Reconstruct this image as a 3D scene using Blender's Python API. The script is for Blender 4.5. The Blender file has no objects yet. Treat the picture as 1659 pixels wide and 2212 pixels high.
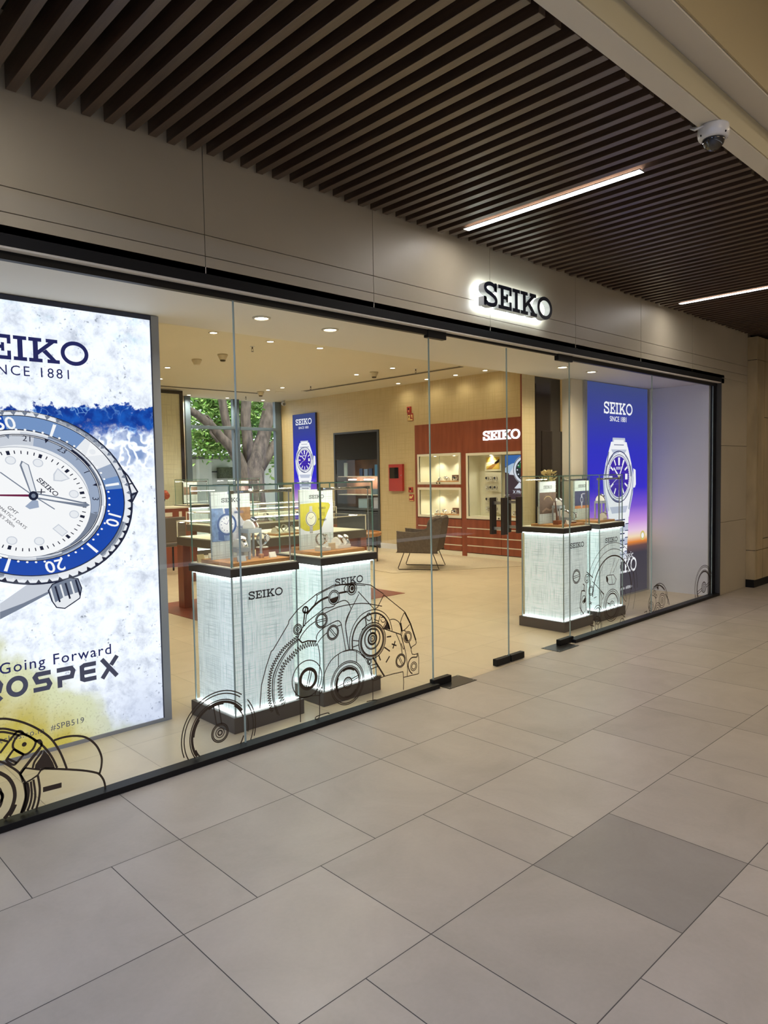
import bpy, bmesh, math, random
from mathutils import Vector, Matrix
C = bpy.context.scene.collection
random.seed(7)
PI = math.pi

# ------------------------------------------------------------------ camera
CAM = Vector((0.0, -3.418, 1.57))
YAW, PITCH, ROLL, FPX = 0.76172131, -0.05470734, -0.01770384, 1534.36222
fw = Vector((math.sin(YAW)*math.cos(PITCH), math.cos(YAW)*math.cos(PITCH), math.sin(PITCH)))
r0 = Vector((math.cos(YAW), -math.sin(YAW), 0)); u0 = r0.cross(fw)
RT = math.cos(ROLL)*r0 + math.sin(ROLL)*u0
UP = -math.sin(ROLL)*r0 + math.cos(ROLL)*u0
cd = bpy.data.cameras.new('camera'); cam = bpy.data.objects.new('camera', cd); C.objects.link(cam)
cd.sensor_fit = 'VERTICAL'; cd.sensor_height = 36; cd.sensor_width = 27
cd.lens = FPX/2212*36; cd.clip_start = 0.05; cd.clip_end = 200
mw = Matrix.Identity(4)
for i in range(3):
    mw[i][0] = RT[i]; mw[i][1] = UP[i]; mw[i][2] = -fw[i]; mw[i][3] = CAM[i]
cam.matrix_world = mw
bpy.context.scene.camera = cam

# ------------------------------------------------------------------ view, world, sun
sc = bpy.context.scene
sc.view_settings.view_transform = 'Standard'; sc.view_settings.look = 'None'
sc.view_settings.gamma = 1; sc.view_settings.exposure = 0.0
sc.view_settings.use_curve_mapping = False
sc.cycles.use_denoising = True
sc.cycles.max_bounces = 10; sc.cycles.diffuse_bounces = 5; sc.cycles.transparent_max_bounces = 32
sc.cycles.glossy_bounces = 4; sc.cycles.sample_clamp_indirect = 6.0
W = bpy.data.worlds.new('sky'); sc.world = W; W.use_nodes = True
W.node_tree.nodes['Background'].inputs[0].default_value = (0.90, 0.95, 1.0, 1)
W.node_tree.nodes['Background'].inputs[1].default_value = 1.9

def lamp(kind, name, loc, energy, color=(1, 1, 1), rot=(0, 0, 0), **kw):
    l = bpy.data.lights.new(name, kind); l.energy = energy; l.color = color
    for k, v in kw.items(): setattr(l, k, v)
    o = bpy.data.objects.new(name, l); o.location = loc; o.rotation_euler = rot; C.objects.link(o)
    return o
lamp('SUN', 'sun', (0, 0, 20), 5.0, (1, .95, .85), (math.radians(38), 0, math.radians(-28)), angle=0.01)
SHOP_E = 92.0      # each recessed shop spot (W)
WARM = (1.0, .89, .66); NEUT = (1.0, .79, .52)
LED_E = 46.0
MALL_E = 28.0
# added fill lamps, unseen: area lights under the ceiling behind and beside the camera
for i, (x, y) in enumerate([(-1.6, -2.9), (2.5, -4.6), (6.5, -3.6), (10.5, -4.6), (-1.5, -6.2), (2.5, -5.5), (6.5, -5.2)]):
    cool = x < 0      # left ones are blue, added to cool the floor at the left
    lamp('AREA', 'hall_fill', (x, y, 4.145), MALL_E*(4.6 if cool else 1), (.38, .55, 1.0) if cool else NEUT, shape='RECTANGLE', size=1.2, size_y=.3)

def at(px, py, ax, v):
    """point of the photo (1659x2212) on the plane axis=v"""
    d = fw*FPX + RT*(px-829.5) - UP*(py-1106)
    return CAM + d*((v-CAM[ax])/d[ax])

# ------------------------------------------------------------------ materials
def newmat(name):
    m = bpy.data.materials.new(name); m.use_nodes = True
    nt = m.node_tree; b = nt.nodes['Principled BSDF']
    return m, nt, b
def L(*c):
    """sRGB 0-255 to linear"""
    return tuple(((v/255)/12.92 if v/255 <= .04045 else ((v/255+.055)/1.055)**2.4) for v in c)
def mat(name, col, rough=.5, metal=0, var=0, scale=6, bump=0, stretch=(1, 1, 1), spec=None, col2=None, bscale=None):
    m, nt, b = newmat(name)
    b.inputs['Base Color'].default_value = (*col, 1); b.inputs['Roughness'].default_value = rough
    b.inputs['Metallic'].default_value = metal
    if spec is not None: b.inputs['Specular IOR Level'].default_value = spec
    if var or bump or col2:
        tc = nt.nodes.new('ShaderNodeTexCoord'); mp = nt.nodes.new('ShaderNodeMapping')
        mp.inputs['Scale'].default_value = stretch
        nt.links.new(tc.outputs['Object'], mp.inputs[0])
        nz = nt.nodes.new('ShaderNodeTexNoise'); nz.inputs['Scale'].default_value = scale; nz.inputs['Detail'].default_value = 6
        nt.links.new(mp.outputs[0], nz.inputs['Vector'])
        if var or col2:
            mx = nt.nodes.new('ShaderNodeMix'); mx.data_type = 'RGBA'
            c2 = col2 or tuple(c*(1-var) for c in col)
            mx.inputs['A'].default_value = (*col, 1); mx.inputs['B'].default_value = (*c2, 1)
            rp = nt.nodes.new('ShaderNodeMapRange'); rp.inputs['From Min'].default_value = .35; rp.inputs['From Max'].default_value = .65
            nt.links.new(nz.outputs[0], rp.inputs[0]); nt.links.new(rp.outputs[0], mx.inputs['Factor'])
            nt.links.new(mx.outputs['Result'], b.inputs['Base Color'])
        if bump:
            bp = nt.nodes.new('ShaderNodeBump'); bp.inputs['Strength'].default_value = bump; bp.inputs['Distance'].default_value = .002
            nt.links.new(nz.outputs[0], bp.inputs['Height']); nt.links.new(bp.outputs[0], b.inputs['Normal'])
    return m
def emis(name, col, s=1.0, back=True):
    m = bpy.data.materials.new(name); m.use_nodes = True; nt = m.node_tree; nt.nodes.clear()
    e = nt.nodes.new('ShaderNodeEmission'); e.inputs[0].default_value = (*col, 1); e.inputs[1].default_value = s
    o = nt.nodes.new('ShaderNodeOutputMaterial'); nt.links.new(e.outputs[0], o.inputs[0])
    return m
def math_node(nt, op, a=None, b=None):
    n = nt.nodes.new('ShaderNodeMath'); n.operation = op
    for i, v in enumerate((a, b)):
        if v is None: continue
        if isinstance(v, (int, float)): n.inputs[i].default_value = v
        else: nt.links.new(v, n.inputs[i])
    return n.outputs[0]
def glassm(name, tint, refl=.9, base=.035):
    m = bpy.data.materials.new(name); m.use_nodes = True; nt = m.node_tree; nt.nodes.clear()
    t = nt.nodes.new('ShaderNodeBsdfTransparent'); t.inputs[0].default_value = (*tint, 1)
    g = nt.nodes.new('ShaderNodeBsdfGlossy'); g.inputs['Roughness'].default_value = .0
    g.inputs[0].default_value = (refl, refl, refl, 1)
    lw = nt.nodes.new('ShaderNodeLayerWeight'); lw.inputs[0].default_value = .5
    sch = math_node(nt, 'ADD', math_node(nt, 'MULTIPLY', math_node(nt, 'POWER', lw.outputs['Facing'], 5.0), .94), base)
    mx = nt.nodes.new('ShaderNodeMixShader'); o = nt.nodes.new('ShaderNodeOutputMaterial')
    nt.links.new(sch, mx.inputs[0]); nt.links.new(t.outputs[0], mx.inputs[1]); nt.links.new(g.outputs[0], mx.inputs[2])
    nt.links.new(mx.outputs[0], o.inputs[0]); return m
def woven(name, base, line, scale=1.0, emit=0.0, rough=.6, amount=.8):
    """linen-like crossing threads, as printed cloth / laminated glass; emit>0 for back-lit panels"""
    m, nt, b = newmat(name)
    tc = nt.nodes.new('ShaderNodeTexCoord')
    sp = nt.nodes.new('ShaderNodeSeparateXYZ'); nt.links.new(tc.outputs['Object'], sp.inputs[0])
    ge = nt.nodes.new('ShaderNodeNewGeometry'); sn = nt.nodes.new('ShaderNodeSeparateXYZ'); nt.links.new(ge.outputs['Normal'], sn.inputs[0])
    h = math_node(nt, 'ADD', sp.outputs[0], sp.outputs[1])          # faces are X or Y planes
    def lines(coord, other, freq):
        cb = nt.nodes.new('ShaderNodeCombineXYZ')
        nt.links.new(math_node(nt, 'MULTIPLY', coord, freq), cb.inputs[0])
        nt.links.new(math_node(nt, 'MULTIPLY', other, 2.2*scale**.5), cb.inputs[1])
        n = nt.nodes.new('ShaderNodeTexNoise'); n.inputs['Scale'].default_value = 1; n.inputs['Detail'].default_value = 2
        nt.links.new(cb.outputs[0], n.inputs['Vector'])
        r = nt.nodes.new('ShaderNodeMapRange'); r.inputs['From Min'].default_value = .50; r.inputs['From Max'].default_value = .64
        nt.links.new(n.outputs[0], r.inputs[0]); return r.outputs[0]
    s = math_node(nt, 'MULTIPLY', math_node(nt, 'MAXIMUM', lines(h, sp.outputs[2], 95*scale), math_node(nt, 'MULTIPLY', lines(sp.outputs[2], h, 80*scale), .75)), amount)
    mx = nt.nodes.new('ShaderNodeMix'); mx.data_type = 'RGBA'
    mx.inputs['A'].default_value = (*base, 1); mx.inputs['B'].default_value = (*line, 1)
    nt.links.new(s, mx.inputs['Factor'])
    nt.links.new(mx.outputs['Result'], b.inputs['Base Color']); b.inputs['Roughness'].default_value = rough
    if emit:
        nt.links.new(mx.outputs['Result'], b.inputs['Emission Color']); b.inputs['Emission Strength'].default_value = emit
    return m

# ------------------------------------------------------------------ mesh builder
class MB:
    def __init__(s): s.v = []; s.f = []; s.m = []
    def add(s, vs, fs, m=0):
        k = len(s.v); s.v += [tuple(v) for v in vs]; s.f += [tuple(i+k for i in f) for f in fs]; s.m += [m]*len(fs); return s
    def box(s, x0, y0, z0, x1, y1, z1, m=0):
        if x0 > x1: x0, x1 = x1, x0
        if y0 > y1: y0, y1 = y1, y0
        if z0 > z1: z0, z1 = z1, z0
        vs = [(x, y, z) for z in (z0, z1) for y in (y0, y1) for x in (x0, x1)]
        return s.add(vs, [(0, 2, 3, 1), (4, 5, 7, 6), (0, 1, 5, 4), (2, 6, 7, 3), (0, 4, 6, 2), (1, 3, 7, 5)], m)
    def lathe(s, prof, c=(0, 0, 0), seg=24, m=0, axis='Z', cap=True):
        """prof = [(r, h)...]"""
        vs = []; n = len(prof)
        for r, h in prof:
            for i in range(seg):
                a = 2*PI*i/seg; x, y = r*math.cos(a), r*math.sin(a)
                p = {'Z': (x, y, h), 'Y': (x, h, y), 'X': (h, x, y)}[axis]
                vs.append((p[0]+c[0], p[1]+c[1], p[2]+c[2]))
        fs = []
        for j in range(n-1):
            for i in range(seg):
                a, b2 = j*seg+i, j*seg+(i+1) % seg
                fs.append((a, b2, b2+seg, a+seg))
        if cap:
            fs.append(tuple(range(seg))[::-1]); fs.append(tuple((n-1)*seg+i for i in range(seg)))
        return s.add(vs, fs, m)
    def tube(s, pts, r, seg=8, m=0, closed=False):
        pts = [Vector(p) for p in pts]; n = len(pts); rs = r if isinstance(r, (list, tuple)) else [r]*n
        vs = []; up = None
        for i, p in enumerate(pts):
            if closed: d = pts[(i+1) % n]-pts[i-1]
            else: d = pts[min(i+1, n-1)]-pts[max(i-1, 0)]
            d.normalize()
            if up is None:
                up = Vector((0, 0, 1)) if abs(d.z) < .9 else Vector((1, 0, 0))
            a = d.cross(up); a.normalize(); b2 = a.cross(d); b2.normalize(); up = b2
            for k in range(seg):
                t = 2*PI*k/seg
                vs.append(p + (a*math.cos(t)+b2*math.sin(t))*rs[i])
        fs = []
        for i in range(n if closed else n-1):
            for k in range(seg):
                a, b2 = i*seg+k, i*seg+(k+1) % seg
                c, d = ((i+1) % n)*seg+k, ((i+1) % n)*seg+(k+1) % seg
                fs.append((a, b2, d, c))
        if not closed: fs += [tuple(range(seg))[::-1], tuple((n-1)*seg+k for k in range(seg))]
        return s.add(vs, fs, m)
    def prism(s, poly, d, m=0):
        """poly: list of 3D points (planar), d: extrusion vector"""
        n = len(poly); d = Vector(d); a = [Vector(p) for p in poly]; b2 = [p+d for p in a]
        return s.add(a+b2, [tuple(range(n))[::-1], tuple(range(n, 2*n))]+[(i, (i+1) % n, (i+1) % n+n, i+n) for i in range(n)], m)
    def sphere(s, c, r, seg=12, rings=8, m=0, sx=1, sy=1, sz=1):
        vs = [(c[0], c[1], c[2]-r*sz)]
        for j in range(1, rings):
            t = PI*j/rings
            for i in range(seg):
                a = 2*PI*i/seg
                vs.append((c[0]+r*sx*math.sin(t)*math.cos(a), c[1]+r*sy*math.sin(t)*math.sin(a), c[2]-r*sz*math.cos(t)))
        vs.append((c[0], c[1], c[2]+r*sz)); fs = []
        for i in range(seg):
            fs.append((0, 1+(i+1) % seg, 1+i)); fs.append((len(vs)-1, 1+(rings-2)*seg+i, 1+(rings-2)*seg+(i+1) % seg))
        for j in range(rings-2):
            for i in range(seg):
                a, b2 = 1+j*seg+i, 1+j*seg+(i+1) % seg
                fs.append((a, b2, b2+seg, a+seg))
        return s.add(vs, fs, m)
    def build(s, name, mats, parent=None, bevel=0, smooth=False, world=False, sub=0):
        me = bpy.data.meshes.new(name); vs = s.v
        if world and parent is not None:
            off = parent.location; vs = [(v[0]-off[0], v[1]-off[1], v[2]-off[2]) for v in vs]
        me.from_pydata(vs, [], s.f)
        if not isinstance(mats, (list, tuple)): mats = [mats]
        for m in mats: me.materials.append(m)
        me.polygons.foreach_set('material_index', s.m)
        if smooth: me.polygons.foreach_set('use_smooth', [True]*len(me.polygons))
        me.update()
        o = bpy.data.objects.new(name, me); C.objects.link(o)
        if parent is not None: o.parent = parent
        if bevel:
            b = o.modifiers.new('bevel', 'BEVEL'); b.width = bevel; b.segments = 2; b.limit_method = 'ANGLE'; b.angle_limit = .6
        if sub:
            b = o.modifiers.new('sub', 'SUBSURF'); b.levels = sub; b.render_levels = sub
        return o
def tag(o, label, cat, group=None, kind=None):
    if label: o['label'] = label
    if cat: o['category'] = cat
    if group: o['group'] = group
    if kind: o['kind'] = kind
    return o
def thing(name, label, cat, loc=(0, 0, 0), rotz=0, group=None):
    o = bpy.data.objects.new(name, None); C.objects.link(o); o.location = loc; o.rotation_euler = (0, 0, rotz)
    o.empty_display_size = .1
    return tag(o, label, cat, group)
def struct(o, label=None, cat=None):
    o['kind'] = 'structure'
    if label: o['label'] = label
    if cat: o['category'] = cat
    return o
def dup(root, loc, rotz=0, label=None, group=None, scale=None):
    r = root.copy(); C.objects.link(r); r.location = loc; r.rotation_euler = (0, 0, rotz)
    if label: r['label'] = label
    if group: r['group'] = group
    if scale: r.scale = scale
    for ch in list(root.children):
        c = ch.copy(); C.objects.link(c); c.parent = r
        for g in list(ch.children):
            d = g.copy(); C.objects.link(d); d.parent = c
    return r

# ------------------------------------------------------------------ flat artwork
def smooth_path(pts, n=6, closed=False):
    out = []; N = len(pts)
    rng = range(N) if closed else range(N-1)
    for i in rng:
        g = (lambda k: pts[k % N]) if closed else (lambda k: pts[max(0, min(N-1, k))])
        p0, p1, p2, p3 = g(i-1), g(i), g(i+1), g(i+2)
        for j in range(n):
            t = j/n
            out.append(tuple(.5*((2*p1[k])+(-p0[k]+p2[k])*t+(2*p0[k]-5*p1[k]+4*p2[k]-p3[k])*t*t+(-p0[k]+3*p1[k]-3*p2[k]+p3[k])*t**3) for k in (0, 1)))
    if not closed: out.append(tuple(pts[-1]))
    return out
class Art:
    def __init__(s): s.p = []; s.T = lambda u, v: (u, v)
    def poly(s, pts, m=0, lay=0):
        s.p.append(([s.T(*p) for p in pts], m, lay))
    def rect(s, u0, v0, u1, v1, m=0, lay=0): s.poly([(u0, v0), (u1, v0), (u1, v1), (u0, v1)], m, lay)
    def quadT(s, pts, m, lay): s.p.append((pts, m, lay))
    def stroke(s, pts, w, m=0, lay=0, closed=False):
        pts = [s.T(*p) for p in pts]; n = len(pts)
        if n < 2: return
        Lp, Rp = [], []
        for i in range(n):
            def nrm(a, b):
                dx, dy = b[0]-a[0], b[1]-a[1]; l = math.hypot(dx, dy) or 1e-9; return (-dy/l, dx/l)
            if closed: n1 = nrm(pts[i-1], pts[i]); n2 = nrm(pts[i], pts[(i+1) % n])
            elif i == 0: n1 = n2 = nrm(pts[0], pts[1])
            elif i == n-1: n1 = n2 = nrm(pts[-2], pts[-1])
            else: n1 = nrm(pts[i-1], pts[i]); n2 = nrm(pts[i], pts[i+1])
            bx, by = n1[0]+n2[0], n1[1]+n2[1]; l = math.hypot(bx, by)
            if l < .2: bx, by, k = n1[0], n1[1], 1
            else: bx, by = bx/l, by/l; k = min(1/max(.3, bx*n1[0]+by*n1[1]), 2)
            Lp.append((pts[i][0]+bx*k*w/2, pts[i][1]+by*k*w/2)); Rp.append((pts[i][0]-bx*k*w/2, pts[i][1]-by*k*w/2))
        for i in range(n if closed else n-1):
            j = (i+1) % n; s.p.append(([Rp[i], Rp[j], Lp[j], Lp[i]], m, lay))
    def ring(s, cu, cv, r, w, m=0, lay=0, a0=0, a1=2*PI, seg=48, rv=None):
        rv = rv or r; full = abs(a1-a0) > 2*PI-.01
        k = seg if full else seg+1
        out = [(cu+(r)*math.cos(a0+(a1-a0)*i/seg), cv+(rv)*math.sin(a0+(a1-a0)*i/seg)) for i in range(k)]
        inn = [(cu+(r-w)*math.cos(a0+(a1-a0)*i/seg), cv+(rv-w)*math.sin(a0+(a1-a0)*i/seg)) for i in range(k)]
        for i in range(seg):
            j = (i+1) % k; s.poly([out[i], out[j], inn[j], inn[i]], m, lay)
    def disc(s, cu, cv, r, m=0, lay=0, seg=32, rv=None):
        rv = rv or r
        s.poly([(cu+r*math.cos(2*PI*i/seg), cv+rv*math.sin(2*PI*i/seg)) for i in range(seg)], m, lay)
    def text(s, body, size, cu, cv, m=0, lay=0, align='CENTER', rot=0, sx=1.0, bold=0, space=1.0):
        c = bpy.data.curves.new('t', 'FONT'); c.body = body; c.size = size; c.align_x = align; c.align_y = 'CENTER'
        c.resolution_u = 3; c.offset = bold*size; c.space_character = space
        o = bpy.data.objects.new('t', c); C.objects.link(o)
        dg = bpy.context.evaluated_depsgraph_get(); me = bpy.data.meshes.new_from_object(o.evaluated_get(dg))
        ca, sa = math.cos(rot), math.sin(rot)
        for p in me.polygons:
            q = []
            for i in p.vertices:
                x, y = me.vertices[i].co.x*sx, me.vertices[i].co.y; q.append((cu+x*ca-y*sa, cv+x*sa+y*ca))
            s.poly(q, m, lay)
        C.objects.unlink(o); bpy.data.objects.remove(o); bpy.data.meshes.remove(me); bpy.data.curves.remove(c)
    def logo(s, cu, cv, h, m=0, lay=0, w=5.2, rot=0):
        """slab-serif five letters, h = letter height"""
        ca, sa = math.cos(rot), math.sin(rot); T0 = s.T; k = h*w/5.22
        X = [0.0]
        s.T = lambda u, v: T0(cu+((X[0]+u-2.61)*k)*ca-(v-.5)*h*sa, cv+((X[0]+u-2.61)*k)*sa+(v-.5)*h*ca)
        R = lambda *a: s.rect(*a, m, lay)
        # S
        S = smooth_path([(.83, .68), (.78, .84), (.60, .925), (.38, .925), (.19, .85), (.14, .72), (.24, .60), (.50, .52), (.76, .42), (.88, .28), (.82, .13), (.62, .065), (.38, .07), (.20, .15), (.13, .33)], 5)
        Tn = s.T; s.T = lambda u, v: (u, v); tmp = s.p; s.p = []
        s.stroke([(a*1.0, b) for a, b in S], .165, m, lay); qs = s.p; s.p = tmp; s.T = Tn
        for q, mm, ll in qs: s.poly(q, mm, ll)
        R(.80, .64, .93, 1.0); R(.05, 0, .18, .37)
        X[0] = 1.05
        R(0, 0, .93, .15); R(0, .85, .93, 1); R(.16, .15, .36, .85); R(.79, .15, .93, .36); R(.79, .64, .93, .85); R(.36, .43, .62, .57); R(.56, .33, .68, .67)
        X[0] = 2.08
        R(0, 0, .52, .15); R(0, .85, .52, 1); R(.16, .15, .36, .85)
        X[0] = 2.68
        R(0, 0, .54, .15); R(0, .85, .52, 1); R(.17, .15, .37, .85)
        s.poly([(.37, .30), (.37, .50), (.80, .85), (1.04, .85)], m, lay); R(.70, .85, 1.18, 1)
        s.poly([(.54, .44), (.70, .56), (1.10, .15), (.86, .15)], m, lay); R(.74, 0, 1.25, .15)
        X[0] = 3.98
        s.ring(.60, .5, .60, .17, m, lay, seg=32, rv=.52)
        s.T = T0
    def build(s, name, mats, O, U, V, N, parent=None, eps=.0006, extrude=0, world=True):
        mb = MB(); O = Vector(O); U = Vector(U); V = Vector(V); N = Vector(N)
        for pts, m, lay in s.p:
            P = [O+U*a+V*b+N*(eps*lay) for a, b in pts]
            # keep front facing N
            nn = Vector((0, 0, 0))
            for i in range(1, len(P)-1): nn += (P[i]-P[0]).cross(P[i+1]-P[0])
            if nn.dot(N) < 0: P = P[::-1]
            if extrude: mb.prism([p-N*extrude for p in P], N*extrude, m)
            else: mb.add(P, [tuple(range(len(P)))], m)
        return mb.build(name, mats, parent, world=world)

# ================================================================== SETTING
# ---- floors
def tile_mesh(name, rows, joints, mats, z=0, gap=.0018, special=None):
    mb = MB()
    y0, y1 = rows[0][1], rows[-1][0]
    for (ya, yb), js in zip(rows, joints):
        for a, b in zip(js[:-1], js[1:]):
            cx, cy = (a+b)/2, (ya+yb)/2
            m = 0
            if special and special(cx, cy): m = 2
            mb.add([(a+gap, yb+gap, z), (b-gap, yb+gap, z), (b-gap, ya-gap, z), (a+gap, ya-gap, z)], [(0, 1, 2, 3)], m)
    xa, xb = joints[0][0], joints[0][-1]
    mb.box(xa, rows[-1][1], z-.05, xb, rows[0][0], z-.0012, 1)
    return mb.build(name, mats)
def floor_mat(name, c1, c2, rough, blotch=.5):
    m, nt, b = newmat(name)
    ge = nt.nodes.new('ShaderNodeNewGeometry'); tc = nt.nodes.new('ShaderNodeTexCoord')
    off = nt.nodes.new('ShaderNodeVectorMath'); off.operation = 'ADD'
    mulr = math_node(nt, 'MULTIPLY', ge.outputs['Random Per Island'], 37.0)
    cb = nt.nodes.new('ShaderNodeCombineXYZ'); nt.links.new(mulr, cb.inputs[0]); nt.links.new(mulr, cb.inputs[1])
    nt.links.new(tc.outputs['Object'], off.inputs[0]); nt.links.new(cb.outputs[0], off.inputs[1])
    n1 = nt.nodes.new('ShaderNodeTexNoise'); n1.inputs['Scale'].default_value = 2.2; n1.inputs['Detail'].default_value = 8; n1.inputs['Roughness'].default_value = .62; n1.inputs['Distortion'].default_value = .6
    n2 = nt.nodes.new('ShaderNodeTexNoise'); n2.inputs['Scale'].default_value = 60; n2.inputs['Detail'].default_value = 3
    nt.links.new(off.outputs[0], n1.inputs['Vector']); nt.links.new(off.outputs[0], n2.inputs['Vector'])
    s = math_node(nt, 'ADD', math_node(nt, 'MULTIPLY', n1.outputs[0], 1.0), math_node(nt, 'MULTIPLY', n2.outputs[0], .18))
    s = math_node(nt, 'ADD', s, math_node(nt, 'MULTIPLY', ge.outputs['Random Per Island'], .22))
    r = nt.nodes.new('ShaderNodeMapRange'); r.inputs['From Min'].default_value = .40; r.inputs['From Max'].default_value = 1.05
    nt.links.new(s, r.inputs[0])
    mx = nt.nodes.new('ShaderNodeMix'); mx.data_type = 'RGBA'; mx.inputs['A'].default_value = (*c1, 1); mx.inputs['B'].default_value = (*c2, 1)
    nt.links.new(r.outputs[0], mx.inputs['Factor']); nt.links.new(mx.outputs['Result'], b.inputs['Base Color'])
    rr = nt.nodes.new('ShaderNodeMapRange'); rr.inputs['To Min'].default_value = rough-.06; rr.inputs['To Max'].default_value = rough+.10
    nt.links.new(n1.outputs[0], rr.inputs[0]); nt.links.new(rr.outputs[0], b.inputs['Roughness'])
    b.inputs['Specular IOR Level'].default_value = .45
    return m
M = {}
M['tile'] = floor_mat('corridor_tile', (.51, .445, .365), (.37, .322, .258), .34)
M['tile_dark'] = floor_mat('darker_tile', (.36, .32, .27), (.27, .235, .195), .36)
M['grout'] = mat('grout', (.10, .09, .075), .9)
M['shoptile'] = floor_mat('shop_tile', (.70, .59, .41), (.60, .50, .34), .30)
M['shopgrout'] = mat('shop_grout', (.33, .28, .2), .8)
STARTS = [.51, 1.11, .21, 1.41]
for k in range(4, 14): STARTS.append((STARTS[-1]+1.2) % 2.1)
rows, joints = [], []
for k in range(13):
    rows.append((0.0 if k == 0 else -.62-.6*(k-1), -.62-.6*k)); s = STARTS[k]; js = []
    x = s-2.1*4
    while x < 14:
        for d in (0, .3, .9, 1.5): js.append(x+d)
        x += 2.1
    js = [-6.5]+[j for j in js if -6.4 < j < 13.9]+[14.0]
    joints.append(js)
fl = tile_mesh('floor', rows, joints, [M['tile'], M['grout'], M['tile_dark']], special=lambda x, y: (2.31 < x < 2.93 and -2.42 < y < -1.82))
struct(fl)
rows2, joints2 = [], []
for k in range(19):
    rows2.append((.58+.6*k, -.02+.6*k if k else 0.0)); s = (STARTS[(k*3+1) % 10])-.3; js = []
    x = s-2.1*2
    while x < 11:
        for d in (0, .3, .9, 1.5): js.append(x+d)
        x += 2.1
    joints2.append([-2.0]+[j for j in js if -1.9 < j < 10.4]+[10.8])
rows2 = rows2[::-1]; joints2 = joints2[::-1]
# shop floor stands behind the facade line, same level
fl2 = tile_mesh('floor_shop', [(a, b) for a, b in rows2], joints2, [M['shoptile'], M['shopgrout']], gap=.0010)
struct(fl2); fl2.name = 'floor'

# ---- facade wall of large pale panels
def facade_mat():
    return mat('wall_panel', (.48, .42, .31), .42, var=.10, scale=1.5, bump=.05, bscale=40)
M['panel'] = facade_mat(); M['joint'] = mat('panel_joint', (.30, .255, .19), .7)
mb = MB(); xs = [-6.44]+[1.982+1.2205*k for k in range(-6, 6)]+[9.76]
g = .0022; T = .02
for a, b in zip(xs[:-1], xs[1:]):
    for z0, z1 in ((2.645, 2.737), (2.737, 2.848), (2.848, 3.62)):
        mb.box(a+g, 0, z0+(g if z0 > 2.7 else 0), b-g, T, z1-g)
xr = [8.915, 9.32, 9.76]
for z0, z1 in ((0, .895), (.895, 1.832), (1.832, 2.645)):
    mb.box(8.915, 0, z0+g, 9.76, T, z1-g)
mb.box(-6.44, T-.004, 2.645, 9.90, .10, 3.62, 1); mb.box(8.915, T-.004, 0, 9.90, .10, 2.645, 1)
struct(mb.build('wall_front', [M['panel'], M['joint']]))
# left portion of the facade beyond the shop front
struct(MB().box(-6.44, 0, 0, -1.25, .10, 2.645).build('wall_left', M['panel']))

# ---- stone pillar at the right end, with dark recessed foot
M['stone'] = mat('pillar_stone', (.52, .41, .24), .35, var=.28, scale=3, stretch=(1.5, 1.5, .5))
M['darkmetal'] = mat('dark_metal', (.012, .012, .013), .60, spec=.2)
M['blackmetal'] = mat('black_metal', (.006, .006, .007), .45, spec=.25)
mb = MB(); g = .004
for z0, z1 in ((.10, .485), (.485, 2.93), (2.93, 3.225)):
    mb.box(9.755, -.118, z0+g, 9.80, -.0002, z1-g)
    for a, b in ((9.80+g, 10.02), (10.02+g*2, 10.9)):
        z0b, z1b = z0, z1
        if a > 10 and z0 == .485:
            mb.box(a, -.12, z0+g, b-g, -.10, .62); mb.box(a, -.12, .63, b-g, -.10, 2.20); mb.box(a, -.12, 2.21, b-g, -.10, z1-g); continue
        mb.box(a, -.12, z0+g, b-g, -.10, z1-g)
mb.box(10.9+g, -.12, .10, 14, -.10, 3.225)
mb.box(9.762, -.105, .0, 14, -.0002, 3.22, 1)
mb.box(9.90, .0, 0, 14, .10, 3.62, 1)
struct(mb.build('wall_right', [M['stone'], M['blackmetal']]))

# ---- enclosing mall hall (behind the camera)
M['hallwall'] = mat('hall_wall', (.50, .44, .35), .6)
struct(MB().box(-6.6, -8.5, 0, -6.5, .1, 4.3).build('wall_hall_left', M['hallwall']))
struct(MB().box(14.0, -8.5, 0, 14.1, .1, 4.3).build('wall_hall_right', M['hallwall']))
struct(MB().box(-6.5, -8.5, 0, 14.0, -8.4, 4.3).build('wall_hall_back', M['hallwall']))
M['soffit'] = mat('white_soffit', (.62, .58, .50), .55)
M['ochre'] = mat('ochre_riser', (.42, .34, .19), .6)
mb = MB()
mb.box(-6.5, -2.0, 3.25, 14, -1.90, 3.40, 0)            # first band
mb.box(-6.5, -2.13, 3.40, 14, -1.90, 3.50, 0)           # second, higher band
struct(mb.build('trim_1', M['soffit']))
M['riser'] = mat('olive_riser', (.46, .41, .27), .6)
struct(MB().box(-6.5, -2.006, 3.256, 14, -2.0005, 3.394).build('trim_2', M['riser']))
mb = MB(); mb.box(-6.5, -2.14, 3.41, 14, -2.131, 4.15); mb.box(-6.5, -8.4, 4.15, 14, -2.131, 4.25)
struct(mb.build('ceiling_hall', M['ochre']))
bpy.data.objects['ceiling_hall'].name = 'ceiling'
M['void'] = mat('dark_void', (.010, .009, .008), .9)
struct(MB().box(-6.5, -1.90, 3.60, 14, .02, 3.66).build('ceiling', M['void']))

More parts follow.
